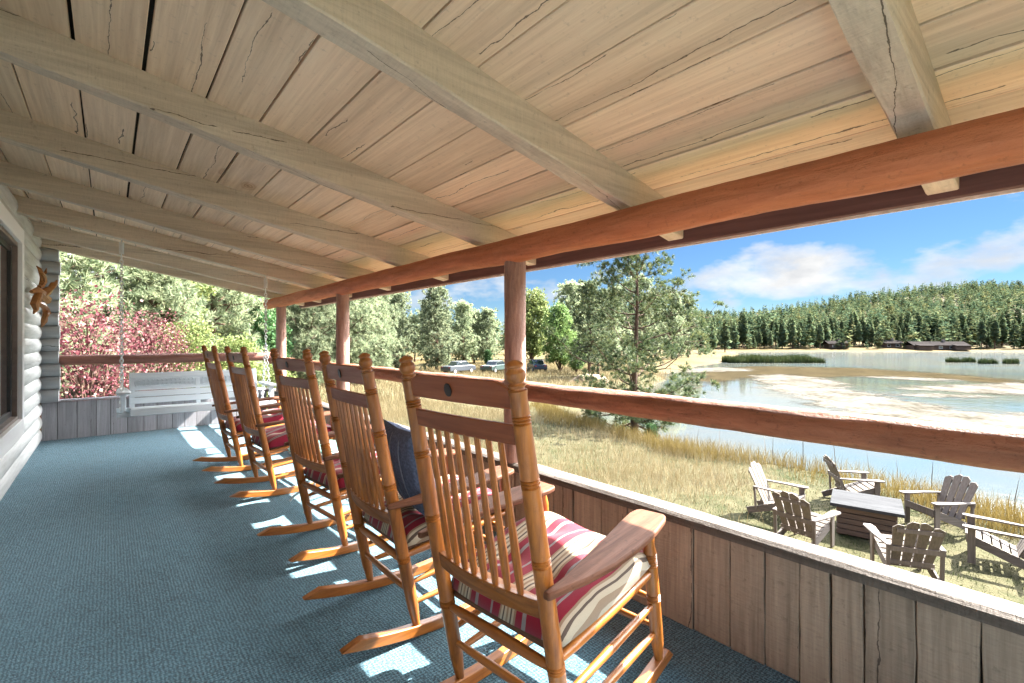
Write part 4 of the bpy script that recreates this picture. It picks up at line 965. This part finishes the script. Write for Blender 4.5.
def reedbed(a, b_, depth, n, hm, lab):
    a, b_ = np.array(a), np.array(b_); t = nrg.uniform(0, 1, n); s = nrg.uniform(0, 1, n); nn = np.array([SA, CA])
    p = a + (b_ - a) * t[:, None] + nn * (s * depth * (.4 + .6 * np.sin(t * 3.14) ** .4))[:, None]
    z = np.full(n, WZ); h = hm * nrg.uniform(.6, 1.1, n) * (.75 + .25 * np.sin(t * 9) * np.cos(t * 23)); aa = nrg.uniform(0, 6.28, n)
    sd = np.stack([np.cos(aa), np.sin(aa), np.zeros(n)], 1) * .06; P = np.stack([p[:, 0], p[:, 1], z], 1)
    tip = P + np.stack([nrg.normal(0, .12, n), nrg.normal(0, .12, n), h], 1); base = np.arange(n)[:, None] * 3
    kind(npmesh('reeds', np.stack([P - sd, P + sd, tip], 1).reshape(-1, 3), base + np.array([[0, 1, 2]]), M['reed']), 'stuff', lab)
reedbed((99, 45.6), (114, 32.8), 9, 9000, 2.0, 'dense band of dark green reeds standing in the lake')
for q, (a, b_) in enumerate([((137.2, 16.6), (139.6, 14.4)), ((139.9, 14.2), (141.8, 12.7)), ((133.6, 11.3), (136.2, 9.0)), ((137.4, 7.9), (139.6, 6.2)), ((141.5, 4.4), (144, 2))]):
    reedbed(a, b_, 1.4, 420, 1.5, 'small dark reed clump standing in open water at right')

# ------------------------------------------------------------------ things on the lawn and beyond
def make_adirondack():
    root = thing('adirondack_chair', '', 'chair', group='weathered Adirondack chairs around the fire table')
    s_ = 1.04
    for s in (1, -1):
        MB().box((.30, s * .285, .265), (.09, .03, .53)).build('front_leg', M['grey_wood_z'], root, .004)
        MB().beam((.34, s * .255, .36), (-.48, s * .255, .045), .03, .12, (0, 0, 1)).build('rear_leg', M['grey_wood'], root, .004)
        MB().prism([(-.36, s * .27), (-.36, s * .33), (.05, s * .375), (.36, s * .385), (.40, s * .36), (.40, s * .27), (.30, s * .245), (.0, s * .275)], lambda u, v_, w: (u, v_, .545 + .01 * u + w), .024).build('arm', M['grey_wood'], root, .004)
        MB().beam((-.31, s * .30, .10), (-.33, s * .30, .53), .045, .03, (1, 0, 0)).build('arm_support', M['grey_wood_z'], root, .003)
    b = MB()
    for k in range(6): b.box((.33 - k * .098, 0, .415 - k * .037), (.082, .54, .02), Matrix.Rotation(-.36, 3, 'Y'))
    b.build('seat_slats', M['grey_wood_z'], root, .003)
    px_ = lambda z: -.20 - (z - .25) * .42
    for k in range(4):
        y0 = (-1.5 + k) * .118; y1 = (-1.5 + k) * .150; tp = [.86, .92, .92, .86][k]; wb, wt = .050, .066
        inner = -1 if k > 1 else 1
        out = [(y0 - wb, .22), (y0 + wb, .22), (y1 + wt, tp - (.035 if k > 1 else .0) - .0), (y1 + wt * .2, tp + .012), (y1 - wt, tp - (.035 if k < 2 else 0))]
        MB().prism(out, lambda u, v_, w: (px_(v_) + w, u, v_), .02).build('back_slat', M['grey_wood_z'], root, .003)
    b = MB(); b.box((px_(.52) - .026, 0, .50), (.025, .66, .07)).box((px_(.80) - .024, 0, .79), (.022, .50, .055)).box((px_(.28) - .024, 0, .28), (.022, .50, .06)); b.build('back_batten', M['grey_wood_z'], root, .003)
    MB().box((.35, 0, .37), (.022, .56, .10)).build('front_apron', M['grey_wood_z'], root, .003)
    return root
a0 = make_adirondack()
for i, (x, y, r, lab) in enumerate([
    (9.0, 3.3, -88, 'Adirondack chair seen side on at the left end of the group, facing right'),
    (8.06, 2.6, -8, 'Adirondack chair with its slatted back to us, just left of the fire table'),
    (10.85, 2.66, -55, 'Adirondack chair half hidden behind the fire table, showing one arm'),
    (10.4, 1.39, 143, 'dark backed Adirondack chair facing us across the fire table'),
    (8.0, 1.4, 30, 'Adirondack chair with its slatted back to us, right of the fire table'),
    (9.45, .62, 96, 'Adirondack chair at the right edge with its arms pointing left')]):
    o = a0 if i == 0 else copy_tree(a0)
    o.location = (x, y, float(ground_z(x, y)) + .01); o.rotation_euler = (0, 0, R(r)); o.scale = (.93,) * 3; o['label'] = lab
ft = thing('fire_table', 'square slatted fire table with flat grey slate top among the lawn chairs', 'table', (9.34, 2.12, float(ground_z(9.34, 2.12))), R(13)); ft.scale = (.95, 1.0, 1.0)
MB().box((0, 0, .485), (.93, .93, .05)).build('tabletop', M['tabletop'], ft, .006)
b = MB()
for k in range(5):
    z = .06 + k * .088
    for s in (1, -1): b.box((s * .37, 0, z), (.03, .76, .076)).box((0, s * .37, z), (.704, .03, .076))
b.build('slatted_body', M['table_slat'], ft, .004)
b = MB()
for sx in (1, -1):
    for sy in (1, -1): b.box((sx * .335, sy * .335, .23), (.04, .04, .44))
b.build('leg', M['table_slat'], ft)

# parked cars beyond the meadow
def make_car(name, paint):
    root = bpy.data.objects.new(name, None); COL.objects.link(root)
    b = MB(); prof = [(-2.1, .35), (-2.15, .7), (-2.05, .92), (-1.1, .98), (-.65, 1.42), (.75, 1.46), (1.45, 1.02), (2.05, .88), (2.15, .6), (2.1, .35)]
    b.prism(prof[:4] + [(1.45, 1.02)] + prof[7:], lambda u, v_, w: (u, w, v_), 1.72); b.build('body', paint, root, .05)
    MB().prism([(-1.12, .96), (-.62, 1.43), (.75, 1.46), (1.42, 1.0)], lambda u, v_, w: (u, w * .92 * (1 - .12 * (v_ - .96)), v_), 1.6).build('cabin', CARGLASS, root, .04)
    MB().prism([(-.60, 1.425), (-.55, 1.47), (.68, 1.49), (.76, 1.455)], lambda u, v_, w: (u, w * .86, v_), 1.62).build('roof', paint, root, .02)
    for x in (-1.35, 1.35):
        for s in (1, -1):
            wl = MB().tube([(x, s * .70, .33), (x, s * .875, .33)], .33, 18).build('wheel', TYRE, root, .02)
            MB().tube([(x, s * .86, .33), (x, s * .885, .33)], .2, 14).build('rim', M['metal'], wl)
    for s in (1, -1):
        MB().box((2.10, s * .6, .70), (.06, .32, .12)).build('headlight', M['metal'], root, .01); MB().box((-2.10, s * .62, .78), (.06, .26, .14)).build('tail_light', TAIL, root, .01)
    return root
CARGLASS = glassmat('car_glass', (.02, .03, .035), .05); TYRE = plain('tyre', (.02, .02, .02), .8); TAIL = plain('tail_light', (.3, .02, .02), .3)
for (x, y, rz, c, lab) in [(36.6, 46.2, 20, (.065, .095, .088), 'pale green parked car in the meadow left of the nearest porch post'), (42.0, 44.4, 60, (.03, .045, .07), 'dark blue parked car just right of the nearest porch post'), (32.0, 47.5, 10, (.08, .09, .105), 'pale silver parked car behind the nearest rocking chair top')]:
    o = make_car('parked_car', plain('car_paint_' + lab.split()[0], c, .25, .1, .03)); o.location = (x, y, float(ground_z(x, y))); o.rotation_euler = (0, 0, R(rz)); tag(o, lab, 'car', 'cars parked beyond the meadow')

# far cabins
ROOFM = plain('cabin_roof', (.040, .036, .035), 1.0, var=.25, scale=2, spec=0); CABW = wood('cabin_wall', (.07, .045, .035), (.13, .085, .06), 'x', 3, .2, .8, .3)
def cabin(x, y, rz, L_, D_, hw_, label, wings=0):
    root = thing('lakeside_cabin', label, 'cabin', (x, y, float(ground_z(x, y)) - .1), rz)
    MB().box((0, 0, hw_ / 2), (L_, D_, hw_)).build('wall', CABW, root)
    ov = .7; MB().prism([(-D_ / 2 - ov, hw_ - .15), (0, hw_ + D_ * .22), (D_ / 2 + ov, hw_ - .15), (D_ / 2 + ov, hw_ - .02), (0, hw_ + D_ * .22 + .16), (-D_ / 2 - ov, hw_ - .02)], lambda u, v_, w: (w, u, v_), L_ + 1.2).build('roof', ROOFM, root)
    nwin = max(2, int(L_ / 4))
    for k in range(nwin):
        xx = -L_ / 2 + L_ * (k + .5) / nwin; fr = MB().box((xx, -D_ / 2 - .03, hw_ * .52), (1.4, .08, 1.1)).build('window', M['white'], root); MB().box((xx, -D_ / 2 - .08, hw_ * .52), (1.2, .04, .9)).build('pane', M['pane'], fr)
    MB().box((L_ * .15, 0, hw_ + D_ * .2 + .4), (.9, .9, 1.6)).build('chimney', plain('chimney_stone', (.2, .17, .15), .9), root)
    if wings:
        for s in (-1, 1):
            MB().box((s * L_ * .34, -D_ / 2 - 1.2, hw_ * .42), (L_ * .26, 2.6, hw_ * .84)).build('porch_wing', CABW, root)
            MB().prism([(-D_ / 2 - 3.0, hw_ * .8), (-D_ / 2 + .5, hw_ + .25), (-D_ / 2 + .5, hw_ + .4), (-D_ / 2 - 3.0, hw_ * .95)], lambda u, v_, w, s=s: (s * L_ * .34 + w, u, v_), L_ * .28).build('wing_roof', ROOFM, root)
    return root
cabin(269.5, 36.8, R(-50) - 0, 20, 6.5, 1.9, 'long low dark cabin with pale roof on the far lake shore', 1)
cabin(246.5, 67, R(-48), 8, 5, 2.2, 'small dark cabin among trees left of the long lakeside cabin')
cabin(267.5, 52, R(-48), 7, 5, 2.0, 'smallest cabin between the long cabin and the left one')

# neighbour house with white balcony beyond the maple
nh = thing('balcony_house', 'brown wooden house with white balcony rail behind the crimson maple', 'house', (-2.6, 31.5, 0))
MB().box((-1.2, 3.2, 2.6), (9.5, 5.2, 7.4)).build('wall', wood('house_siding', (.11, .075, .055), (.19, .135, .10), 'x', 12, .1, .8, .4), nh)
MB().prism([(-4.6, 5.9), (0, 8.6), (4.6, 5.9), (4.6, 6.1), (0, 8.85), (-4.6, 6.1)], lambda u, v_, w: (u * 1.25 - 1.2, 3.0 + w, v_), 7).build('roof', ROOFM, nh)
wm = plain('white_paint', (.78, .78, .76), .5, var=.04)
MB().box((-.6, .0, 3.62), (9.0, 1.5, .22)).build('balcony_floor', wm, nh)
b = MB(); b.box((-.6, -.7, 4.62), (9.0, .07, .07)).box((-.6, -.7, 3.88), (9.0, .05, .05))
for k in range(60): b.box((-5.05 + k * .15, -.7, 4.25), (.04, .04, .74))
b.build('balcony_rail', wm, nh)
for x_ in (-3.6, .72, 2.75): MB().box((x_, -.62, 1.6), (.2, .2, 3.8)).build('balcony_post', wm, nh); MB().box((x_, -.62, 4.9), (.16, .16, 2.4)).build('balcony_post', wm, nh)
for x_ in (-2.2, .9):
    fr = MB().box((x_, .57, 4.9), (1.5, .08, 1.4)).build('window', wm, nh); MB().box((x_, .52, 4.9), (1.3, .04, 1.2)).build('pane', M['pane'], fr)
# low white fence
wf = thing('white_fence', 'low white rail fence beyond the right swing chain', 'fence', (7.2, 36.6, float(ground_z(8, 38))), R(35))
for k in range(6): MB().box((-2.5 + k, 0, .5), (.1, .1, 1.1)).build('post', wm, wf)
MB().box((0, -.07, .95), (5.3, .04, .13)).box((0, -.07, .6), (5.3, .04, .13)).box((0, -.07, .25), (5.3, .04, .13)).build('rails', wm, wf)
# burnt stump and dirt mound
def blob(name, mat, c, r, seed, n=20):
    v = []; fc = []
    for i in range(n):
        for j in range(n * 2):
            a, e = j * math.pi / n, -math.pi / 2 + math.pi * i / (n - 1); d = Vector((math.cos(e) * math.cos(a), math.cos(e) * math.sin(a), math.sin(e)))
            k = 1 + .28 * mnoise.noise(d * 1.6 + Vector((seed, 0, 0))) + .12 * mnoise.noise(d * 4 + Vector((seed, 3, 0))); v.append((d.x * r[0] * k, d.y * r[1] * k, d.z * r[2] * k))
    m = n * 2
    for i in range(n - 1):
        for j in range(m): fc.append((i * m + j, i * m + (j + 1) % m, (i + 1) * m + (j + 1) % m, (i + 1) * m + j))
    o = MB().add(v, fc).build(name, mat, None, sharp=180); o.location = c; return o
o = blob('rock', plain('dark_rock', (.07, .052, .045), .9, var=.5, scale=3, bump=.8), (5.0, 24.8, float(ground_z(5, 24.8)) + .9), (.75, .7, .95), 3); tag(o, 'dark brown boulder seen above the farthest rocking chairs', 'boulder')
o = blob('dirt_mound', plain('dirt', (.27, .19, .13), .95, var=.3, scale=2, bump=.6), (35.2, 29.9, float(ground_z(35.2, 29.9)) - .05), (2.0, 1.7, .75), 8); kind(o, 'structure', 'low mound of pale brown dirt near the willow')

# ------------------------------------------------------------------ light, sky, camera
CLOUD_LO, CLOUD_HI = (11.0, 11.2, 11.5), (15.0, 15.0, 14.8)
LOW0, LOW1, LOW2 = (.070, .076, .080), (.048, .061, .069), (.050, .068, .081)
CLOUD_OFF = (5.1, 2.2, .7)
SUN = Vector((.93, -.23, .945)).normalized()
el = math.asin(SUN.z); az = math.atan2(SUN.x, SUN.y)
sl = bpy.data.lights.new('sun', 'SUN'); sl.energy = 3.6; sl.angle = R(.5); sl.color = (1, .95, .87)
so = bpy.data.objects.new('sun', sl); COL.objects.link(so); so.rotation_euler = SUN.to_track_quat('Z', 'Y').to_euler(); so.location = (30, -10, 40)
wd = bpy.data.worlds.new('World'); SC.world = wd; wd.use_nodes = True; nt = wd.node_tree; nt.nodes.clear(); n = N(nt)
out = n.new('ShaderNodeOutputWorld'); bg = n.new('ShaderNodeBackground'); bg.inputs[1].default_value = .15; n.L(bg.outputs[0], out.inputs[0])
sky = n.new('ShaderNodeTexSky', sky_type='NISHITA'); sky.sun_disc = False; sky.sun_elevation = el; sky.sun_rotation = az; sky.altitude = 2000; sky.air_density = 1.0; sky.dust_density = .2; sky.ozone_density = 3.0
tc = n.new('ShaderNodeTexCoord'); sp = n.new('ShaderNodeSeparateXYZ'); n.L(tc.outputs['Generated'], sp.inputs[0])
el_ = n.math('MAXIMUM', sp.outputs[2], 0.0)
mp_ = n.new('ShaderNodeMapping'); mp_.inputs['Scale'].default_value = (4.2, 4.2, 9.5); mp_.inputs['Location'].default_value = CLOUD_OFF; n.L(tc.outputs['Generated'], mp_.inputs[0])
cn = n.noise(mp_.outputs[0], 1.0, 9, .54, .1)
# broken cumulus low over the hills; an unseen bright cloud bank added higher on the lake side to light the porch
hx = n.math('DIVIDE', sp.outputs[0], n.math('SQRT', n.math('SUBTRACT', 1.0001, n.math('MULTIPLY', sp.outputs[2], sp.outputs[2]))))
fill_deck = n.math('MULTIPLY', n.ramp(el_, [(.22, 0), (.32, 1), (.70, 1), (.82, 0)]), n.ramp(hx, [(.0, 0), (.35, 1)]))
cover = n.math('ADD', n.ramp(el_, [(.0, .045), (.12, .075), (.22, .03), (1, .0)]), n.math('MULTIPLY', fill_deck, .2))
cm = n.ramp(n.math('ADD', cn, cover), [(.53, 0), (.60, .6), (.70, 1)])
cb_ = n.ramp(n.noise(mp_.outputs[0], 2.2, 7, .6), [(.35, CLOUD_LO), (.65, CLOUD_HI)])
lift = n.math('ADD', .041, n.math('MULTIPLY', fill_deck, .93)); lc = n.new('ShaderNodeCombineColor')
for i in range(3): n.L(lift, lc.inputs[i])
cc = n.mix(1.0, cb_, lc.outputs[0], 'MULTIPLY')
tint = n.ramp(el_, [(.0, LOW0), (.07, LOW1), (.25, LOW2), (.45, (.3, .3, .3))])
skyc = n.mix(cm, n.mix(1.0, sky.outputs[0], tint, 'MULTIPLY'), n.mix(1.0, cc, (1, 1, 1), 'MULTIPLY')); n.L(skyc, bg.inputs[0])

cam = bpy.data.cameras.new('camera'); co = bpy.data.objects.new('camera', cam); COL.objects.link(co)
co.location = (0, 0, H_CAM); co.rotation_euler = (R(90), 0, -YAW); cam.sensor_width = 36; cam.lens = 473.27 * 36 / 1024; cam.shift_y = -1.47 / 1024; cam.clip_start = .05; cam.clip_end = 5000
SC.camera = co
SC.view_settings.view_transform = 'Standard'; SC.view_settings.look = 'None'; SC.view_settings.gamma = 1; SC.view_settings.use_curve_mapping = False
SC.view_settings.exposure = 3.58
SC.render.engine = 'CYCLES'; SC.cycles.max_bounces = 10; SC.cycles.diffuse_bounces = 6; SC.cycles.glossy_bounces = 4; SC.cycles.transmission_bounces = 4; SC.cycles.use_denoising = True; SC.cycles.sample_clamp_indirect = 8
SC.cycles.blur_glossy = 1.0; SC.cycles.caustics_reflective = True; SC.cycles.caustics_refractive = False
